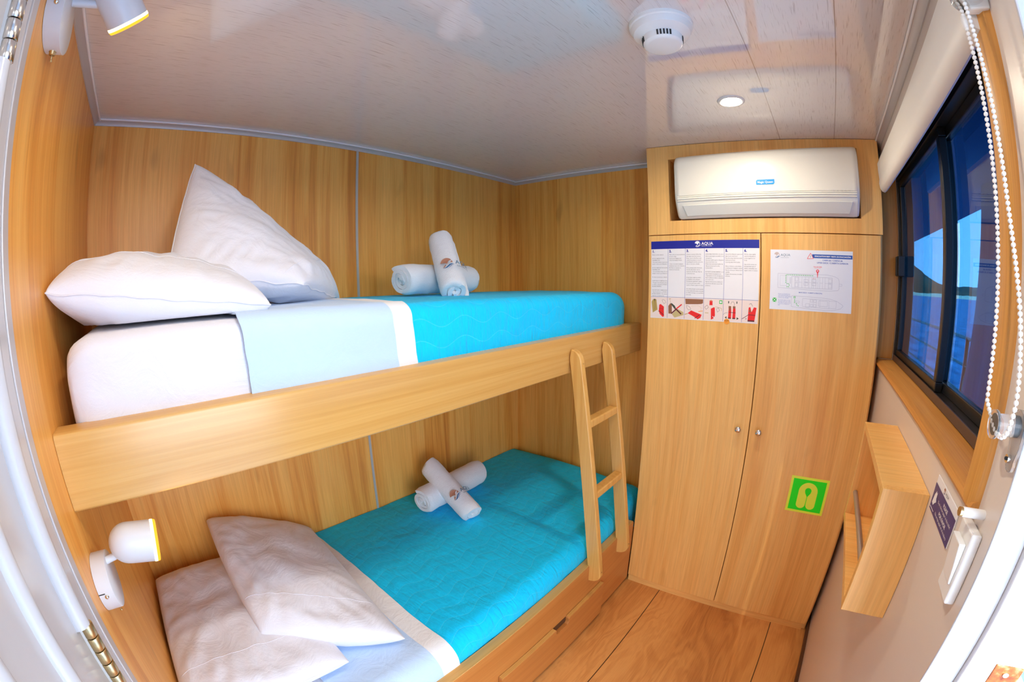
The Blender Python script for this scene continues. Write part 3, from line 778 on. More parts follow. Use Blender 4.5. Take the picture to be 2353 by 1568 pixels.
# ================================================================== WARDROBE
def zc_at(s): return ceil_z(VL + s * _cw)
wd = thing('wardrobe', Q(.4, .09, 0), 'built-in oak wardrobe with two tall doors, standing in the far corner', 'wardrobe')
SR = .8155
b = MB()
b.qbox(0, .016, .018, .165, .0, 1.502); b.qbox(SR - .016, SR, .018, .165, .0, 1.502); b.qbox(.016, SR - .016, .150, .165, .03, 1.502); b.qbox(.016, SR - .016, .02, .150, 1.486, 1.502); b.qbox(.016, SR - .016, .02, .150, .03, .045)
b.build('carcass', M['oak'], wd, bevel=.0008)
MB().qbox(0, .800, .0085, .018, 0, .0350).build('plinth', M['oak_h'], wd)
def qd(s0, s1): 
    return MB().qbox(s0, s1, 0, .0165, .0385, 1.4985)
d1 = qd(.0, .4045).build('door', M['oak'], wd, bevel=.0012)
d2 = qd(.4072, .808).build('door', M['oak'], wd, bevel=.0012)
for dd, s in ((d1, .3675), (d2, .442)):
    k = MB(); nd = -Vector((_cw, _sw * 1, 0)); nd = (Q(0, -1, 0) - Q(0, 0, 0))
    k.lathe(Q(s, .0, .8225), nd, [(0, 0), (.0075, 0), (.0060, .003), (.0052, .008), (.0085, .012), (.0112, .0155), (.0118, .0185), (.0100, .0215), (.0050, .0232), (0, .0236)], 24)
    k.build('knob', M['chrome'], dd, smooth=True, auto=60)
# air conditioner surround (frame with niche) above the doors
n0, n1, nz0, nz1 = .0822, .7436, 1.5505, 1.7795
b = MB()
def tq(s0, s1, z0): # panel up to the sloping ceiling
    b.hexa([Q(s0, 0, z0), Q(s0, .0175, z0), Q(s1, .0175, z0), Q(s1, 0, z0), Q(s0, 0, zc_at(s0) - .0012), Q(s0, .0175, zc_at(s0) - .0012), Q(s1, .0175, zc_at(s1) - .0012), Q(s1, 0, zc_at(s1) - .0012)])
tq(0, n0, 1.5015); tq(n1, SR, 1.5015); tq(n0, n1, nz1); b.qbox(n0, n1, 0, .0175, 1.5015, nz0)
b.build('top_panel', M['oak'], wd, bevel=.0006)
b = MB(); b.qbox(n0 - .018, n0, .0175, .165, 1.503, 1.80); b.qbox(n1, n1 + .018, .0175, .165, 1.503, 1.80); b.qbox(n0, n1, .0175, .165, nz0 - .018, nz0); b.qbox(n0, n1, .152, .165, nz0, 1.80); b.qbox(n0, n1, .0175, .152, nz1 + .004, 1.80)
b.build('niche_lining', M['oak_h'], wd)
# air conditioner
ac = thing('air_conditioner', Q(.42, .05, nz0), 'ivory split air conditioner set in the niche above the wardrobe doors', 'air conditioner')
a0, a1 = .113, .740
prof = [(.145, nz0 + .004), (-.002, nz0 + .004), (-.014, nz0 + .012), (-.040, nz0 + .050), (-.046, nz0 + .066), (-.048, nz0 + .085), (-.049, nz0 + .13), (-.047, nz0 + .195), (-.042, nz0 + .212), (-.030, nz0 + .222), (.0, nz0 + .2255), (.145, nz0 + .2255)]
def acsec(s): return [Q(s, d, z) for d, z in prof]
b = MB(); secs = []
for t, sh in ((0, .016), (.003, .006), (.010, .001), (.02, 0)): secs.append((a0 + t, sh))
for t, sh in ((.02, 0), (.010, .001), (.003, .006), (0, .016)): secs.append((a1 - t, sh))
cen = (.05, nz0 + .115); vs = []
for s, sh in secs:
    for d, z in prof:
        dd = d + (sh if d < .1 else 0); zz = z + (sh * .9 if z < cen[1] else -sh * .9) * (1 if d < .1 else .2)
        vs.append(Q(s, dd, zz))
np_ = len(prof); fs = []
for i in range(len(secs) - 1):
    for k in range(np_ - 1): a = i * np_ + k; fs.append((a, a + 1, a + np_ + 1, a + np_))
fs.append(tuple(range(np_))); fs.append(tuple(range((len(secs) - 1) * np_, len(secs) * np_))[::-1])
b.add(vs, fs).build('housing', M['plastic'], ac, smooth=True, auto=32)
b = MB(); pf = [(-.0492, nz0 + .0780), (-.0502, nz0 + .079), (-.0512, nz0 + .13), (-.0492, nz0 + .195), (-.044, nz0 + .213), (-.031, nz0 + .2235)]; secs = [(a0 + .003, .012), (a0 + .010, .003), (a0 + .022, 0), (a1 - .022, 0), (a1 - .010, .003), (a1 - .003, .012)]
vs = []
for s, sh in secs:
    for d, z in pf: vs.append(Q(s, d + sh, z))
for s, sh in secs:
    for d, z in pf: vs.append(Q(s, d + sh + .004, z))
fs = []; q = len(pf); st = len(secs) * q
for i in range(len(secs) - 1):
    for k in range(q - 1): a = i * q + k; fs += [(a, a + 1, a + q + 1, a + q), (st + a, st + a + q, st + a + q + 1, st + a + 1)]
    fs += [(i * q, i * q + q, st + i * q + q, st + i * q), (i * q + q - 1, st + i * q + q - 1, st + i * q + 2 * q - 1, i * q + 2 * q - 1)]
for k in range(q - 1): fs += [(k, st + k, st + k + 1, k + 1), (st - q + k, st - q + k + 1, 2 * st - q + k + 1, 2 * st - q + k)]
b.add(vs, fs).build('front_panel', M['plastic'], ac, smooth=True, auto=40)
for zz in (.0595, .0665, .0735):
    b = MB(); b.qbox(a0 + .012, a1 - .012, -.0500 if zz > .06 else -.0475, -.040, nz0 + zz, nz0 + zz + .0035); b.build('grille_rib', M['plastic'], ac, bevel=.001)
b = MB()
b.hexa([Q(.152, -.0170, nz0 + .0105), Q(.152, -.005, nz0 + .0105), Q(.705, -.005, nz0 + .0105), Q(.705, -.0170, nz0 + .0105), Q(.140, -.0415, nz0 + .046), Q(.140, -.030, nz0 + .046), Q(.715, -.030, nz0 + .046), Q(.715, -.0415, nz0 + .046)])
b.build('louvre_flap', M['flap'], ac, bevel=.002)
fb = lambda s, z: Q(s, -.0519, z)
b = MB(); cx, cz, hw, hh = .431, 1.6605, .0305, .0085
pts = [(cx - hw, cz - hh), (cx + hw - .004, cz - hh), (cx + hw, cz - hh + .004), (cx + hw, cz + hh), (cx - hw + .004, cz + hh), (cx - hw, cz + hh - .004)]
b.poly(pts, lambda s, z: Q(s, -.0516, z), 0)
put_text(b, 'Magic Queen', cx, cz - .0035, .0098, fb, 1, align='CENTER', bold=.008)
b.build('badge', [M['badge'], M['inkwhite']], ac, recalc=False)
b = MB()
for k in range(5): b.ball(Q(.652 + k * .013, -.0500, nz0 + .0785), .0016, 8)
b.build('indicator_lights', M['alu'], ac)

# ---- posters on the doors
def sheet_on_door(name, s0, s1, z0, z1, label, cat, mat, th=.0006, skew=None):
    r = thing(name, Q((s0 + s1) / 2, -.001, z0), label, cat)
    MB().qbox(s0, s1, -th, -.00015, z0, z1).build('sheet', mat, r)
    return r
s0, s1, z0, z1 = .0098, .4005, 1.1955, 1.4775
po = sheet_on_door('safety_poster', s0, s1, z0, z1, 'white six-column safety instruction poster with a blue header on the wardrobe', 'poster', M['paper'])
f1_ = lambda a, c: Q(s0 + a, -.0009, z0 + c); f2_ = lambda a, c: Q(s0 + a, -.00115, z0 + c); f3_ = lambda a, c: Q(s0 + a, -.0014, z0 + c)
PW, PH = s1 - s0, z1 - z0; hz = PH - .0285; cols = [0, .0645, .1290, .1985, .2690, .3345, PW]; rowz = .0785
b = MB(); b.poly(rect(0, PW, hz, PH), f1_, 0); wave_logo(b, .1735, PH - .0125, .0098, f2_, 1, 1); put_text(b, 'AQUA', .1880, PH - .0165, .0145, f2_, 1, bold=.02); put_text(b, 'GALAPAGOS CRUISES', .1885, PH - .0215, .0038, f2_, 1)
b.build('header_band', [M['ink_blue'], M['inkwhite']], po, recalc=False)
b = MB()
for x in cols[1:-1]: b.poly(rect(x - .0005, x + .0005, .002, hz), f1_, 0)
b.poly(rect(0, PW, rowz - .0005, rowz + .0005), f1_, 0)
b.build('column_lines', M['ink_line'], po, recalc=False)
TX = [["Please remain calmed.", "", "IF YOU ARE IN YOUR", "STATEROOM:", "- Put warm clothes, head cover", "and/or collect your lifejacket.", "", "IF YOU ARE NOT IN YOUR", "STATEROOM:", "- Go to the Muster Station. Do not", "attempt to return to your Stateroom.", "", "Por favor permanezca calmado.", "", "SI ESTA EN SU HABITACION:", "- Pongase ropa abrigada y lleve", "su chaleco salvavidas al PUNTO", "DE ENCUENTRO.", "", "SI NO ESTA EN SU HABITACION:", "- Vaya directamente a su PUNTO", "DE ENCUENTRO. No intente", "regresar a su habitacion."],
      ["Take with you any medication", "you are using.", "Leave your luggage and", "other belongings behind.", "", "- Lleve con usted cualquier", "medicacion que este tomando.", "No lleve su equipaje ni", "demas pertenencias."],
      ["If there is smoke follow the", "Exit signs near the bottom.", "Keep close to the floor and", "crawl if necessary, to avoid", "breathing the smoke and to be", "able to see more clearly.", "", "If the primary exit is blocked,", "use the alternative exit as", "marked in the Escape Plan by", "a dotted arrow.", "", "Si hay humo siga las senales", "de SALIDA cerca del piso.", "Permanezca agachado y gatee", "si es necesario para evitar", "respirar el humo y para ver mejor.", "", "Si la salida principal esta bloqueada,", "use las salidas alternativas marcadas", "en el Plan de Escape con una flecha", "punteada."],
      ["A MUSTER STATION is the place", "where passengers assemble in an", "emergency.", "Here you will be given a lifejacket", "if you don't have one.", "Follow the instructions given by", "ship personnel and on the", "loudspeakers.", "", "EL PUNTO DE ENCUENTRO es el", "lugar donde los pasajeros se", "congregaran en una emergencia.", "Aqui recibira un chaleco salvavidas", "si no tiene uno.", "Siga las instrucciones dadas por", "el personal del barco y por alto", "parlantes."],
      ["Spread the lifejacket apart and", "slip it over your head.", "Pass the strap with the buckle", "behind your back.", "Securely attach the buckle.", "", "Abra el chaleco e introduzca", "su cabeza por el agujero central.", "Pase la correa por detras de su", "espalda.", "Asegure firmemente la hebilla", "al frente."],
      ["Pull the strap tightly", "until the lifejacket is", "secure against your", "body.", "", "Hale de la correa con", "firmeza hasta que el", "chaleco salvavidas este", "seguro sobre su cuerpo."]]
b = MB()
for ci, lines in enumerate(TX):
    x = cols[ci] + .0045; put_text(b, '%d.' % (ci + 1), x, hz - .0125, .0120, f2_, 1, bold=.045)
    y = hz - .0225
    for ln in lines:
        if ln: fit_text(b, ln, x, y, .0048, cols[ci + 1] - x - .002, f2_, 0, res=1)
        y -= .00682
b.build('printed_text', [M['ink_text'], M['ink_blue']], po, recalc=False)
# pictures in the bottom row
IM = ['ink_pink', 'ink_red', 'ink_dred', 'ink_olive', 'ink_brown', 'ink_tan', 'ink_grey', 'ink_orange', 'ink_green', 'inkwhite']
PK, RD, DR, OL, BR, TN, GY, OR, GR, WH = range(10)
b = MB()
for ci in range(6): b.poly(rect(cols[ci] + .0006, cols[ci + 1] - .0006 if ci < 5 else PW, .0022, rowz - .0010), f1_, PK)
def cell(ci):
    w = cols[ci + 1] - cols[ci]; return lambda a, c: (cols[ci] + a * w, c * .0765)
def pp(ci, pts, mi, lv=f2_): g = cell(ci); b.poly([g(a, c) for a, c in pts], lv, mi)
def ss(ci, pts, w, mi, lv=f2_): g = cell(ci); strokes(b, [g(a, c) for a, c in pts], w, lv, mi)
pp(0, [(.06, .78), (.14, .90), (.22, .92), (.34, .90), (.42, .40), (.30, .34), (.14, .25), (.10, .5)], OL); pp(0, [(.2, .92), (.24, .78), (.28, .92)], GY, f3_); ss(0, [(.25, .8), (.27, .6), (.26, .4)], .0012, BR, f3_)
pp(0, [(.52, .64), (.60, .68), (.80, .56), (.80, .40), (.82, .10), (.74, .06), (.56, .20), (.50, .34)], RD); ss(0, [(.48, .34), (.62, .28), (.80, .15)], .0020, DR, f3_); ss(0, [(.66, .86), (.74, .90), (.86, .86), (.90, .76), (.80, .70), (.72, .78), (.70, .86)], .0007, GY); ss(0, [(.52, .48), (.78, .44)], .0007, DR, f3_)
pp(1, [(.06, .60), (.16, .72), (.26, .74), (.28, .24), (.08, .24)], BR); pp(1, [(.18, .72), (.26, .74), (.44, .62), (.52, .48), (.44, .46), (.3, .6)], GY); ss(1, [(.14, .94), (.20, .74)], .0009, OL); ss(1, [(.09, .94), (.20, .95)], .0016, OL)
pp(1, [(.28, .22), (.60, .48), (.94, .34), (.96, .20), (.44, .06)], TN); ss(1, [(.24, .24), (.56, .50), (.84, .70)], .0042, RD, f3_); ss(1, [(.24, .24), (.50, .44)], .0042, DR, lambda a, c: Q(s0 + a, -.0016, z0 + c)); ss(1, [(.50, .48), (.82, .24)], .0046, DR, lambda a, c: Q(s0 + a, -.0016, z0 + c))
pp(2, [(.03, .97), (.97, .97), (.97, .80), (.90, .76), (.70, .74), (.4, .73), (.06, .72)], BR); ss(2, [(.1, .66), (.2, .64), (.3, .58), (.34, .48), (.20, .46), (.12, .56), (.1, .66)], .0008, GY); ss(2, [(.36, .64), (.7, .68), (.9, .58), (.86, .44)], .0006, TN)
pp(2, [(.18, .30), (.36, .44), (.60, .36), (.92, .26), (.86, .12), (.72, .04), (.5, .16)], RD); ss(2, [(.56, .08), (.82, .26)], .0022, DR, f3_); ss(2, [(.02, .24), (.18, .28)], .0024, OL); ss(2, [(.74, .40), (.97, .44)], .0024, OR)
pp(3, [(.30, .72), (.31, .92), (.38, .96), (.45, .92), (.46, .72)], RD); pp(3, [(.36, .96), (.38, .86), (.41, .96)], TN, f3_); pp(3, [(.80, .96), (.95, .96), (.95, .80), (.80, .80)], GR); pp(3, disc(.875, .88, .05, 12, .05), WH, f3_)
pp(3, [(.38, .56), (.54, .64), (.58, .60), (.60, .26), (.52, .12), (.40, .06), (.39, .30)], RD); ss(3, [(.48, .22), (.58, .14)], .0020, WH, f3_); ss(3, [(.06, .62), (.18, .72), (.26, .62), (.14, .52), (.06, .62)], .0008, GY); ss(3, [(.08, .36), (.26, .36)], .0024, TN); ss(3, [(.66, .56), (.76, .62), (.82, .50), (.72, .42), (.66, .56)], .0008, GY); ss(3, [(.60, .66), (.92, .60), (.92, .48)], .0010, OL)
for x0, wd_ in ((.28, .16), (.51, .16)): pp(4, [(x0, .18), (x0 + wd_, .18), (x0 + wd_, .50), (x0 + wd_ * .9, .72), (x0 + .02, .72)], RD); pp(4, rect(x0, x0 + wd_, .15, .20), DR, f3_); pp(4, rect(x0 + .01, x0 + wd_ - .02, .62, .72), BR, f3_)
ss(4, [(.30, .44), (.68, .43)], .0016, DR, lambda a, c: Q(s0 + a, -.0016, z0 + c)); pp(4, disc(.36, .56, .05, 12, .055), BR, f3_); ss(4, [(.40, .80), (.44, .90), (.54, .92), (.60, .84), (.58, .72)], .0008, GY)
for x in (.28, .72): pp(4, [(x - .02, .94), (x + .03, .94), (x + .03, .84), (x - .02, .84)], GY)
pp(4, [(.10, .20), (.20, .26), (.20, .14)], GY); pp(4, [(.86, .18), (.74, .24), (.74, .12)], GY); ss(4, [(.02, .32), (.1, .40), (.24, .42)], .0008, GY); pp(4, disc(.22, .02, .15, 24, .125), OR, f3_)
put_text(b, 'HIGH RISK', cols[4] + .0055, .0035, .0034, lambda a, c: Q(s0 + a, -.0016, z0 + c), DR, bold=.03); put_text(b, 'of use', cols[4] + .0085, -.0015 + .001, .0030, lambda a, c: Q(s0 + a, -.0016, z0 + c), DR)
pp(5, [(.38, .10), (.80, .10), (.90, .70), (.74, .72), (.60, .50), (.52, .72), (.42, .70)], RD); pp(5, rect(.38, .80, .08, .14), DR, f3_); ss(5, [(.02, .18), (.2, .26), (.42, .38), (.84, .37)], .0016, DR, f3_); pp(5, disc(.50, .54, .06, 12, .055), BR, f3_); ss(5, [(.44, .84), (.56, .88), (.66, .76)], .0010, GY); pp(5, [(.24, .20), (.32, .22), (.26, .16)], GY)
b.build('pictures', [M[k] for k in IM], po, recalc=False)

t0, t1, y0, y1 = .4385, .7140, 1.2485, 1.4450
ev = sheet_on_door('evacuation_map', t0, t1, y0, y1, 'white evacuation map with ship plans on the right wardrobe door', 'poster', M['paper2'])
g1 = lambda a, c: Q(t0 + a, -.0009, y0 + c); g2 = lambda a, c: Q(t0 + a, -.00115, y0 + c); g3 = lambda a, c: Q(t0 + a, -.0014, y0 + c)
EW, EH = t1 - t0, y1 - y0
b = MB(); wave_logo(b, .0215, EH - .0170, .0088, g1, 0, 1); put_text(b, 'AQUA', .0345, EH - .0210, .0112, g1, 2, bold=.0); b.poly(rect(.0345, .062, EH - .0262, EH - .0256), g1, 2)
b.build('logo', [M['logo_tan'], M['logo_blue'], M['logo_grey']], ev, recalc=False)
b = MB(); b.poly(rect(.140, EW - .0015, EH - .0250, EH - .0130), g1, 0); put_text(b, 'EVACUATION MAP / MAPA DE EVACUACIÓN', .2085, EH - .0212, .0066, g2, 1, align='CENTER', bold=.03, sx=.90)
b.build('title_band', [M['ink_band'], M['inkwhite']], ev, recalc=False)
b = MB()
put_text(b, 'CABIN #6 / CABINA #6', .208, EH - .0335, .0066, g1, 2, align='CENTER', bold=.01); put_text(b, 'UPPER DECK / CUBIERTA SUPERIOR', .208, EH - .0420, .0066, g1, 2, align='CENTER', bold=.01)
b.build('deck_caption', [M['ink_band'], M['inkwhite'], M['ink_txtb']], ev, recalc=False)
b = MB()
put_text(b, 'MAIN DECK / CUBIERTA PRINCIPAL', .137, .0570, .0050, g1, 2, align='CENTER', bold=.01)
b.build('deck_caption', [M['ink_band'], M['inkwhite'], M['ink_txtb']], ev, recalc=False)
b = MB()
for k, w in enumerate((.036, .034, .039, .032)): put_text(b, ('El punto de encuentro esta', 'en la cubierta principal en la', 'popa del barco, siga las flechas', 'verdes en caso de salida')[k], .0285, .0505 - k * .0042, .0036, g1, 2)
for k in range(5): put_text(b, ('The muster station is on the', 'main deck at the stern of the', 'ship, follow the green arrows', 'in case of an emergency or', 'drill.')[k], .0285, .0305 - k * .0042, .0036, g1, 2)
b.build('legend_text', [M['ink_band'], M['inkwhite'], M['ink_txtb']], ev, recalc=False)
b = MB()
tri = [(.1235, EH - .0275), (.1445, EH - .0265), (.1345, EH - .0095)]
strokes(b, tri + tri[:1], .0014, g2, 0); b.poly([(.1255, EH - .0268), (.1428, EH - .0260), (.1345, EH - .0118)], lambda a, c: Q(t0 + a, -.00105, y0 + c), 1); strokes(b, [(.1345, EH - .0160), (.1345, EH - .0240)], .0010, g3, 2)
b.build('warning_triangle', [M['ink_pred'], M['inkwhite'], M['ink_text']], ev, recalc=False)
b = MB()
put_text(b, 'YOU ARE HERE', .1585, .1420, .0042, g1, 0, align='CENTER', bold=.02); put_text(b, 'USTED ESTA AQUI', .1585, .1385, .0026, g1, 0, align='CENTER')
b.poly(disc(.1585, .1300, .0052, 20), g1, 0); b.poly(disc(.1585, .1305, .0022, 14), g2, 1); b.poly([(.1562, .1265), (.1608, .1265), (.1592, .1080), (.1584, .1080)], g1, 0); put_text(b, 'CABIN #6', .1470, .1045, .0026, g1, 0, align='CENTER')
b.build('location_pin', [M['ink_pred'], M['inkwhite'], M['ink_text']], ev, recalc=False)
b = MB()
up_ = [(.026, .072), (.026, .118), (.19, .119), (.215, .115), (.228, .109), (.2315, .100), (.2315, .076), (.228, .071), (.2, .068), (.16, .0675), (.026, .072)]
strokes(b, up_, .0007, g1, 0)
strokes(b, rect(.0335, .056, .079, .112) + [(.0335, .079)], .0005, g1, 0); strokes(b, rect(.0725, .208, .074, .110) + [(.0725, .074)], .0007, g1, 0)
for x in (.0835, .096, .107, .118, .130, .140, .146, .1535, .160, .166, .176, .184, .196): strokes(b, [(x, .074), (x, .110)], .0005, g1, 0)
for xa, xb in ((.0835, .107), (.118, .140), (.1455, .16), (.166, .176), (.184, .208)): strokes(b, [(xa, .092), (xb, .092)], .0005, g1, 0)
for xa, xb, za, zb_ in ((.084, .094, .096, .108), (.084, .094, .077, .089), (.1135, .127, .094, .102), (.1135, .127, .083, .091), (.141, .153, .094, .103), (.141, .153, .083, .091), (.196, .206, .094, .106), (.196, .206, .078, .09)): strokes(b, rect(xa, xb, za, zb_) + [(xa, za)], .0006, g1, 0)
for x in (.0665, .069): strokes(b, [(x, .086), (x, .107)], .0006, g1, 0)
strokes(b, rect(.2315, .2405, .086, .092) + [(.2315, .086)], .0006, g1, 0)
lo_ = [(.074, .012), (.074, .047), (.16, .0455), (.20, .043), (.225, .037), (.245, .026), (.2475, .0225), (.240, .014), (.22, .0075), (.19, .0055), (.14, .007), (.074, .012)]
strokes(b, lo_, .0007, g1, 0); strokes(b, [(.111, .016), (.111, .040), (.2, .038), (.2, .012), (.111, .014)], .0006, g1, 0)
for x in (.136, .147, .158, .17): strokes(b, [(x, .013), (x, .039)], .0005, g1, 0)
for xa, xb, za, zb_ in ((.139, .145, .029, .038), (.149, .156, .029, .038), (.139, .145, .014, .023), (.149, .156, .014, .023), (.165, .195, .018, .035), (.122, .134, .012, .024), (.2, .224, .013, .036), (.088, .1, .025, .031)): strokes(b, rect(xa, xb, za, zb_) + [(xa, za)], .0006, g1, 0)
b.build('ship_plans', M['ink_faint'], ev, recalc=False)
b = MB()
for k in range(15): b.poly(rect(.0555 + k * .0061, .0582 + k * .0061, .1135, .1158), g2, 0)
for k in range(5): b.poly(rect(.0515, .0540, .088 + k * .0058, .0904 + k * .0058), g2, 0)
for x, z in ((.056, .0845), (.061, .0845), (.063, .080), (.061, .0745), (.056, .0745)): b.poly(rect(x, x + .0026, z, z + .0024), g2, 0)
b.build('escape_route', [M['ink_green'], M['inkwhite']], ev, recalc=False)
b = MB()
for x, z in ((.083, .033), (.083, .0285), (.083, .024), (.0895, .021), (.0915, .0165), (.096, .014)): b.poly(rect(x, x + .0026, z, z + .0024), g2, 0)
b.build('escape_route', [M['ink_green'], M['inkwhite']], ev, recalc=False)
b = MB(); b.poly(rect(.0100, .0228, .0245, .0378), g1, 0); b.poly(disc(.0164, .0312, .0022, 14), g2, 1)
for sx, sz in ((1, 1), (1, -1), (-1, 1), (-1, -1)): strokes(b, [(.0164 + sx * .0058, .0312 + sz * .0058), (.0164 + sx * .0025, .0312 + sz * .0025)], .0016, g2, 1)
b.build('muster_symbol', [M['ink_green'], M['inkwhite']], ev, recalc=False)
b = MB(); b.poly(rect(.0808, .0868, .0395, .0455), g2, 0); b.poly(disc(.0838, .0425, .0018, 12), g3, 1)
b.build('muster_symbol', [M['ink_green'], M['inkwhite']], ev, recalc=False)

# life jacket sticker
k0, k1, j0, j1 = .5878, .7272, .5410, .6808
lj = sheet_on_door('life_jacket_sign', k0, k1, j0, j1, 'green square sticker with a yellow life vest symbol, low on the wardrobe door', 'sign', M['sign_lime'])
h1 = lambda a, c: Q(k0 + a, -.0009, j0 + c); h2 = lambda a, c: Q(k0 + a, -.00115, j0 + c); h3 = lambda a, c: Q(k0 + a, -.0014, j0 + c)
KW = k1 - k0
b = MB(); b.poly(rect(.0088, KW - .0088, .0088, KW - .0088), h1, 0)
cx = KW / 2
out = [(cx - .0345, .035)] + arc(cx - .0178, .031, .0167, 180, 350, 14) + [(cx - .0006, .036), (cx - .0005, .062)]
vest = arc(cx - .0180, .0340, .0165, 180, 355, 14) + [(cx - .0012, .040), (cx - .0012, .066)]
vest += [(cx - .0050, .072), (cx - .0100, .080)] + arc(cx, .0890, .0118, 200, -20, 16) + [(cx + .0100, .080), (cx + .0050, .072), (cx + .0012, .066), (cx + .0012, .040)]
vest += arc(cx + .0180, .0340, .0165, 185, 360, 14) + arc(cx, .0860, .0345, 0, 180, 24)
b.poly(vest, h2, 1)
b.build('life_vest_symbol', [M['sign_green'], M['sign_lime']], lj, recalc=False)

# ================================================================== WALL LAMPS
def wall_lamp(vc, zc, head_c, head_ax, arm_from, arm_to, label, slot, R=.0465):
    r = thing('wall_lamp', P(.0, vc, zc), label, 'lamp')
    b = MB(); b.lathe(P(.0005, vc, zc), Vector((1, 0, 0)), [(0, 0), (R, 0), (R, .0235), (R - .0012, .0245), (0, .0245)], 56); b.build('base_plate', M['lampw'], r, smooth=True, auto=40)
    b = MB(); b.cyl(arm_from, arm_to, .0062, n=18); b.build('arm', M['lampw'], r, smooth=True, auto=40)
    ax = head_ax.normalized(); rh = .0325
    o = head_c - ax * .010
    prof = [(0, -rh)] + [(rh * math.sin(math.radians(a)), -rh * math.cos(math.radians(a))) for a in range(10, 91, 10)] + [(rh * 1.01, .020), (rh * 1.02, .038), (rh * .99, .0385), (rh * .97, .016), (0, .014)]
    b = MB(); b.lathe(o, ax, prof, 48); sh = b.build('lamp_shade', M['lampw'], r, smooth=True, auto=50)
    b = MB(); b.lathe(o, ax, [(rh * 1.02, .0382), (rh * 1.03, .0388), (rh * 1.03, .0428), (rh * 1.0, .0432), (rh * .93, .0432), (rh * .93, .0382)], 48); b.build('glow_rim', M['rim'], r, smooth=True)
    b = MB(); b.lathe(o, ax, [(rh * 1.03, .0429), (rh * 1.02, .0456), (rh * .99, .0474), (rh * .90, .0478), (rh * .90, .0432)], 48); b.build('lens_ring', M['lens'], r, smooth=True)
    b = MB(); b.lathe(o, ax, [(rh * .94, .037), (rh * .90, .0425), (0, .0433)], 40); b.build('bulb', M['lensw'], r, smooth=True)
    # toggle switch at the foot of the plate
    return r, sh
lo_lamp, _ = wall_lamp(.722, .9155, P(.0800, .725, .9680), Vector((1, .02, -.19)), P(.0240, .7255, .9500), P(.060, .725, .958), 'white bullet lamp on the wood wall below the upper bunk', True)
b = MB(); zl_ = .9155 - .0458; b.cyl(P(.0150, .733, zl_ + .002), P(.0150, .733, zl_ - .0022), .0024, n=12); b.tube([P(.0150, .733, zl_), P(.0155, .732, zl_ - .0075)], .0009, 8); b.ball(P(.0155, .732, zl_ - .0085), .0019, 10)
b.build('toggle_switch', M['brass'], lo_lamp, smooth=True)
b = MB(); b.ball(P(.0118, .722 + .0462, .9145), .0038, 14); b.build('screw', M['chrome'], lo_lamp, smooth=True)
b = MB(); b.box(.0004, .0105, .722 + .0452, .722 + .0466, .9192, .9208); b.build('slot', M['dark'], lo_lamp)
up_lamp, _ = wall_lamp(.737, 1.7300, P(.0935, .735, 1.7740), Vector((.90, .86, -1.0)), P(.0240, .736, 1.7640), P(.062, .735, 1.7670), 'white bullet lamp near the ceiling, top left above the pillows', False)
zl_ = 1.730 - .0465
b = MB(); b.lathe(P(.0125, .734, zl_ + .006), Vector((0, 0, -1)), [(0, 0), (.0040, 0), (.0040, .0035), (.0062, .0040), (.0062, .0055), (.0046, .0062), (.0046, .0110), (0, .0110)], 20); b.tube([P(.0125, .734, zl_ - .004), P(.0125, .7335, zl_ - .0125)], .0012, 10); b.ball(P(.0125, .7335, zl_ - .014), .0020, 10)
b.build('toggle_switch', M['brass'], up_lamp, smooth=True)
b = MB(); b.ball(P(.0135, .737 + .0465 * .99, 1.7300 + .002), .0040, 14); b.build('screw', M['chrome'], up_lamp, smooth=True)

# ================================================================== CEILING FITTINGS
def cpt(u, v, dz=0): return P(u, v, ceil_z(v) + dz)
cn = Vector((0, SLOPE * -1, -1)).normalized(); cn = -Vector((0, -SLOPE * -1, 1)).normalized()
cn = Vector((0, 0, -1))
sd = thing('smoke_detector', cpt(.885, 1.176), 'round white smoke detector on the ceiling', 'smoke detector')
c0 = cpt(.885, 1.176, .004)
MB().lathe(c0, cn, [(0, 0), (.0605, 0), (.0615, .006), (.0610, .012), (.0585, .014), (0, .014)], 56).build('mounting_base', M['plastic_w'], sd, smooth=True, auto=35)
MB().lathe(c0, cn, [(.0585, .0135), (.0585, .016), (.0540, .026), (.0400, .034), (.0385, .0345), (0, .0345)], 56).build('housing', M['plastic_w'], sd, smooth=True, auto=35)
MB().lathe(c0, cn, [(.0385, .0345), (.0375, .048), (.0345, .0515), (.0300, .053), (0, .0535)], 56).build('sensor_cap', M['plastic_w'], sd, smooth=True, auto=35)
for base_az in (115, 205, 295, 25):
    b = MB()
    for k in range(5):
        a = math.radians(base_az + (k - 2) * 9); rr = .0384
        pc = c0 + cn * .0415 + Vector((math.cos(a), math.sin(a), 0)) * rr; tang = Vector((-math.sin(a), math.cos(a), 0)); rad = Vector((math.cos(a), math.sin(a), 0))
        w, d, h = .0016, .0012, .0052
        b.hexa([pc - tang * w - rad * d - cn * h * -1, pc + tang * w - rad * d + cn * h, pc + tang * w + rad * d * .2 + cn * h, pc - tang * w + rad * d * .2 + cn * h,
                pc - tang * w - rad * d - cn * h, pc + tang * w - rad * d - cn * h, pc + tang * w + rad * d - cn * h, pc - tang * w + rad * d - cn * h])
    b.build('vent_slots', M['dark'], sd)
def downlight(u, v, label):
    r = thing('ceiling_downlight', cpt(u, v), label, 'ceiling light'); c = cpt(u, v, .003)
    MB().lathe(c, cn, [(.0275, .002), (.0275, .0055), (.0310, .0075), (.0370, .0060), (.0385, .003), (.0385, 0)], 48).build('bezel', M['plastic_w'], r, smooth=True, auto=60)
    MB().lathe(c, cn, [(0, .0042), (.0150, .0042), (.0278, .0040), (.0278, .001), (0, .001)], 48).build('diffuser', M['down'], r, smooth=True)
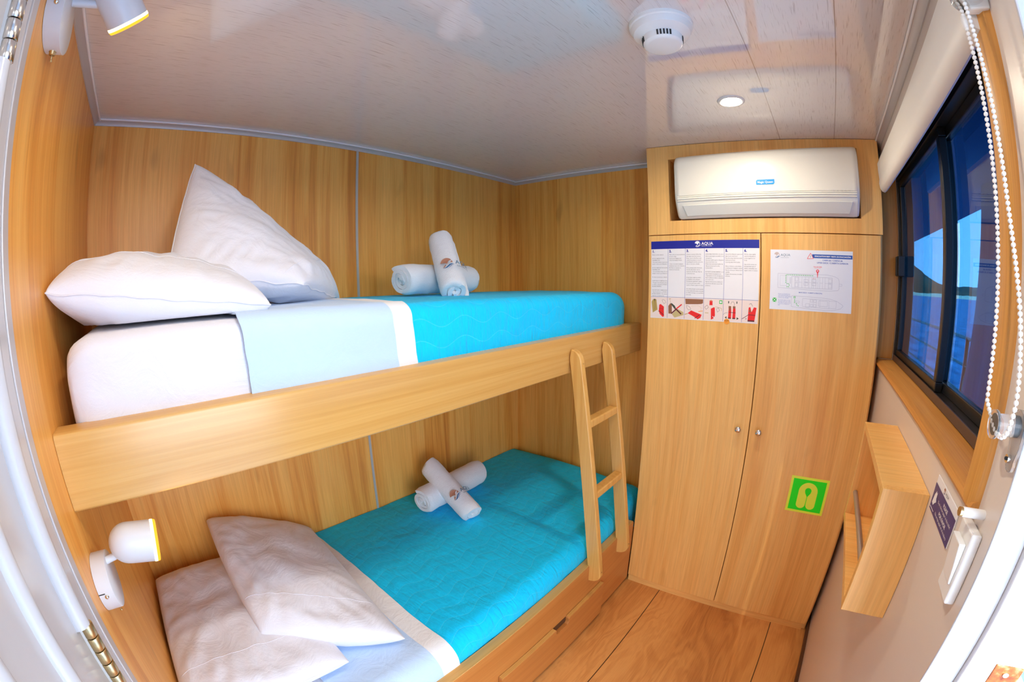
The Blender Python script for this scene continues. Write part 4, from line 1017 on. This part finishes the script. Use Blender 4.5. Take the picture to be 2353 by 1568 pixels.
downlight(.42, 1.14, 'unseen fill light added in the ceiling near the doorway, shaped as a downlight')  # added out of view to even out the room light; not a known fixture
downlight(1.2975, 1.2165, 'small round recessed downlight glowing in the ceiling before the air conditioner')

# ================================================================== WINDOW-WALL FITTINGS
rb = thing('roller_blind', P(1.16, W, 1.63), 'white rolled-up blind above the window with a bead chain', 'blind')
prof = [(1.6515, 1.722), (1.628, 1.722), (1.6255, 1.7165), (1.6265, 1.690), (1.6285, 1.668), (1.6265, 1.655), (1.6290, 1.640), (1.635, 1.630), (1.644, 1.6265), (1.6515, 1.632)]
b = MB(); b.prism([P(.700, v, z) for v, z in prof], [P(1.625, v, z) for v, z in prof]); b.build('cassette', M['blind'], rb, smooth=True, auto=45)
b = MB(); b.cyl(P(.676, 1.632, 1.668), P(.700, 1.632, 1.668), .019, n=28); b.cyl(P(.668, 1.632, 1.668), P(.677, 1.632, 1.668), .012, n=24); b.build('chain_pulley', M['clear'], rb, smooth=True, auto=40)
b = MB(); b.box(.684, .698, 1.628, 1.6518, 1.645, 1.735); b.build('end_bracket', M['plastic_w'], rb, bevel=.002)
VC = W - .03
path = [(.697, 1.668), (.692, 1.58), (.686, 1.419), (.680, 1.300), (.676, 1.232), (.6685, 1.2195), (.655, 1.2125), (.640, 1.2055), (.628, 1.2010), (.618, 1.2020), (.6095, 1.2080), (.6050, 1.220), (.6045, 1.248), (.620, 1.310), (.655, 1.4185), (.672, 1.56), (.683, 1.668)]
def smooth_path(pts, n=12):
    out = []
    for i in range(len(pts) - 1):
        p0 = pts[max(i - 1, 0)]; p1 = pts[i]; p2 = pts[i + 1]; p3 = pts[min(i + 2, len(pts) - 1)]
        for k in range(n):
            t = k / n
            out.append(tuple(.5 * ((2 * p1[d]) + (-p0[d] + p2[d]) * t + (2 * p0[d] - 5 * p1[d] + 4 * p2[d] - p3[d]) * t * t + (-p0[d] + 3 * p1[d] - 3 * p2[d] + p3[d]) * t ** 3) for d in range(2)))
    return out + [pts[-1]]
sp_ = smooth_path(path); b = MB(); acc = 0; step = .0061
b.tube([P(u, VC, z) for u, z in sp_], .0006, 5)
last = sp_[0]; nxt = 0
for q in sp_[1:]:
    seg = math.hypot(q[0] - last[0], q[1] - last[1])
    while nxt <= seg:
        t = nxt / seg if seg else 0; b.ball(P(last[0] + (q[0] - last[0]) * t, VC, last[1] + (q[1] - last[1]) * t), .00265, 10); nxt += step
    nxt -= seg; last = q
b.lathe(P(.6965, VC, 1.645), Vector((-.06, 0, -1)), [(0, 0), (.0032, .002), (.0036, .010), (.0032, .018), (0, .020)], 12)
b.build('bead_chain', M['plastic_w'], rb, smooth=True)
ct = thing('chain_tensioner', P(.635, W, 1.17), 'clear plastic chain holder screwed to the wall below the bead chain', 'chain holder')
b = MB(); ol = arc(.6415, 1.2080, .0165, 0, 180, 14) + [(.625, 1.19), (.630, 1.175)] + arc(.6385, 1.1715, .0095, 190, 350, 10) + [(.650, 1.185)]
b.prism([P(u, W - .0005, z) for u, z in ol], [P(u, W - .005, z) for u, z in ol]); b.build('back_plate', M['clear'], ct, bevel=.0006)
b = MB(); b.cyl(P(.6400, W - .005, 1.2080), P(.6400, W - .030, 1.2080), .011, n=28); b.cyl(P(.6400, W - .030, 1.2080), P(.6400, W - .033, 1.2080), .0145, n=28); b.build('wheel', M['clear'], ct, smooth=True, auto=40)
b = MB(); b.cyl(P(.6390, W - .005, 1.1755), P(.6390, W - .009, 1.1755), .0045, n=16); b.build('screw', M['chrome'], ct, smooth=True, auto=40)
b = MB(); b.ball(P(.6390, W - .0092, 1.1755), .0022, 8); b.build('screw_slot', M['dark'], ct)

pg = thing('door_stop', P(.668, W, 1.099), 'short white peg with a brass tip on the wall beside the light switch', 'door stop')
b = MB(); b.cyl(P(.668, W - .0005, 1.0990), P(.666, W - .0290, 1.1005), .0058, n=24); b.build('peg', M['plastic_w'], pg, smooth=True, auto=40)
b = MB(); b.cyl(P(.666, W - .0290, 1.1005), P(.6658, W - .0325, 1.1007), .0054, n=24); b.build('tip', M['brass'], pg, smooth=True, auto=40)

sw = thing('light_switch', P(.673, W, .99), 'white light switch plate on the cream wall under the window corner', 'light switch')
b = MB(); b.box(.6500, .6965, W - .0135, W - .0004, .9885, 1.0820); b.build('plate', M['plastic_w'], sw, bevel=.003, seg=3)
b = MB(); b.hexa([P(.656, W - .0135, 1.012), P(.688, W - .0135, 1.012), P(.688, W - .0165, 1.012), P(.656, W - .0165, 1.012), P(.656, W - .0135, 1.0660), P(.688, W - .0135, 1.0660), P(.688, W - .0225, 1.0660), P(.656, W - .0225, 1.0660)])
b.build('rocker', M['plastic_w'], sw, bevel=.0015)

sg = thing('notice_sign', P(.80, W, 1.012), 'small navy and white notice sign on the cream wall beside the wall shelf', 'sign')
b = MB(); b.box(.738, .861, W - .0022, W - .0003, 1.0115, 1.0660); b.build('plate', M['inkwhite'], sg, bevel=.0006)
n1_ = lambda a, c: P(.861 - a, W - .0026, 1.0115 + c); n2_ = lambda a, c: P(.861 - a, W - .0029, 1.0115 + c)
b = MB(); b.poly(rect(0, .123, 0, .0420), n1_, 0)
put_text(b, 'PLEASE', .074, .0305, .0080, n2_, 1, align='CENTER', bold=.02); put_text(b, 'Don\'t throw paper in the toilet', .074, .0235, .0062, n2_, 1, align='CENTER')
put_text(b, 'POR FAVOR', .074, .0130, .0080, n2_, 1, align='CENTER', bold=.02); put_text(b, 'No arroje papel en el inodoro', .074, .0058, .0062, n2_, 1, align='CENTER')
b.poly([(.006, .012), (.010, .026), (.016, .034), (.019, .031), (.022, .034), (.022, .024), (.026, .020), (.020, .016), (.014, .010)], n2_, 1); b.poly(rect(.003, .026, .004, .0052), n2_, 1)
b.build('blue_panel', [M['navy'], M['inkwhite']], sg, recalc=False)
b = MB(); wave_logo(b, .048, .0485, .0042, n1_, 0, 1); put_text(b, 'AQUA', .056, .0462, .0060, n1_, 2); b.build('logo', [M['logo_brown'], M['navy'], M['ink_text']], sg, recalc=False)

# wall shelf (open box with a steel rod)
x0, x1, vf, z0_, z1_ = .8795, 1.2520, 1.5690, .7720, 1.0220; th = .0165
sh = thing('wall_shelf', P(1.065, W, z0_), 'oak magazine box with a steel rod, on the cream wall under the window', 'shelf')
MB().box(x0 + th, x1 - th, vf, W - .0006, z1_ - th, z1_).build('top_panel', M['oak_h'], sh, bevel=.0008)
MB().box(x0 + th, x1 - th, vf, W - .0006, z0_, z0_ + th).build('bottom_panel', M['oak_h'], sh, bevel=.0008)
MB().box(x0, x0 + th, vf, W - .0006, z0_, z1_).build('side_panel', M['oak'], sh, bevel=.0008)
MB().box(x1 - th, x1, vf, W - .0006, z0_, z1_).build('side_panel', M['oak'], sh, bevel=.0008)
MB().box(x0 + th, x1 - th, W - .008, W - .0006, z0_ + th, z1_ - th).build('back_panel', M['oak_h'], sh)
MB().cyl(P(x0 + th - .001, vf + .012, .8545), P(x1 - th + .001, vf + .012, .8470), .0062, n=20).build('rod', M['steel'], sh, smooth=True, auto=40)

# ================================================================== LIGHT
w = D.worlds.new('World'); S.world = w; w.use_nodes = True; nt = w.node_tree; nt.nodes.clear()
out = nt.nodes.new('ShaderNodeOutputWorld'); bg = nt.nodes.new('ShaderNodeBackground'); tc = nt.nodes.new('ShaderNodeTexCoord'); sep = nt.nodes.new('ShaderNodeSeparateXYZ')
rp = nt.nodes.new('ShaderNodeValToRGB'); e = rp.color_ramp.elements
e[0].position = 0; e[0].color = (.88, .93, 1, 1); e[1].position = .7; e[1].color = (.55, .74, 1, 1)
m1 = e.new(.12); m1.color = (.82, .91, 1, 1)
nt.links.new(tc.outputs['Generated'], sep.inputs[0]); nt.links.new(sep.outputs[2], rp.inputs[0]); nt.links.new(rp.outputs[0], bg.inputs[0]); bg.inputs[1].default_value = 4.6; nt.links.new(bg.outputs[0], out.inputs[0])
# low sun along the side deck: it grazes the outer edge of the door jamb
sl = D.lights.new('sun', 'SUN'); sl.energy = 5; sl.angle = math.radians(.6); sl.color = (1, .95, .86); so = D.objects.new('sun', sl); C.objects.link(so)
so.rotation_euler = (Vector((1, .115, -.62)) * -1).to_track_quat('Z', 'Y').to_euler(); so.location = P(-3, 8, 9)
# sampling portals in the two openings
for nm, (u0, u1, z0p, z1p) in (('doorway_daylight', (DU0, DU1, 0, DZ)), ('window_daylight', (WU0, WU1, WZ0, WZ1))):
    al = D.lights.new(nm, 'AREA'); al.shape = 'RECTANGLE'; al.size = u1 - u0; al.size_y = z1p - z0p; al.cycles.is_portal = True
    ao = D.objects.new(nm, al); C.objects.link(ao); ao.location = P((u0 + u1) / 2, 1.765, (z0p + z1p) / 2); ao.rotation_euler = (math.radians(90), 0, math.radians(0))
    d_ = Vector((0, 1, 0)); ao.rotation_euler = (-d_).to_track_quat('Z', 'Y').to_euler()

# ================================================================== CAMERA (full-frame fisheye)
cd = D.cameras.new('camera'); cam = D.objects.new('camera', cd); C.objects.link(cam); S.camera = cam
R = Matrix([[0.6556652, 0.1155493, -0.7461578], [-0.7549443, 0.0836568, -0.6504311], [-0.0127357, 0.9897727, 0.1420841]])
cam.matrix_world = Matrix.Translation(P(.17441, 1.41291, 1.32550)) @ R.to_4x4()
cd.type = 'PANO'; cd.clip_start = .005; cd.clip_end = 9000; cd.sensor_fit = 'HORIZONTAL'; cd.sensor_width = 36; cd.sensor_height = 24
try: tgt = cd; tgt.panorama_type = 'FISHEYE_LENS_POLYNOMIAL'
except Exception: tgt = cd.cycles; tgt.panorama_type = 'FISHEYE_LENS_POLYNOMIAL'
g = 2353 / 36 / 912.5068
tgt.fisheye_fov = math.radians(300)
tgt.fisheye_polynomial_k0 = 0; tgt.fisheye_polynomial_k1 = -g; tgt.fisheye_polynomial_k2 = .1356386 * g ** 2; tgt.fisheye_polynomial_k3 = -.1179157 * g ** 3; tgt.fisheye_polynomial_k4 = .0559386 * g ** 4
vs_ = S.view_settings; vs_.view_transform = 'Standard'; vs_.look = 'None'; vs_.exposure = 1.2; vs_.gamma = 1; vs_.use_curve_mapping = False
S.cycles.max_bounces = 14; S.cycles.diffuse_bounces = 8; S.cycles.transparent_max_bounces = 16; S.cycles.sample_clamp_indirect = 8; S.cycles.use_denoising = True
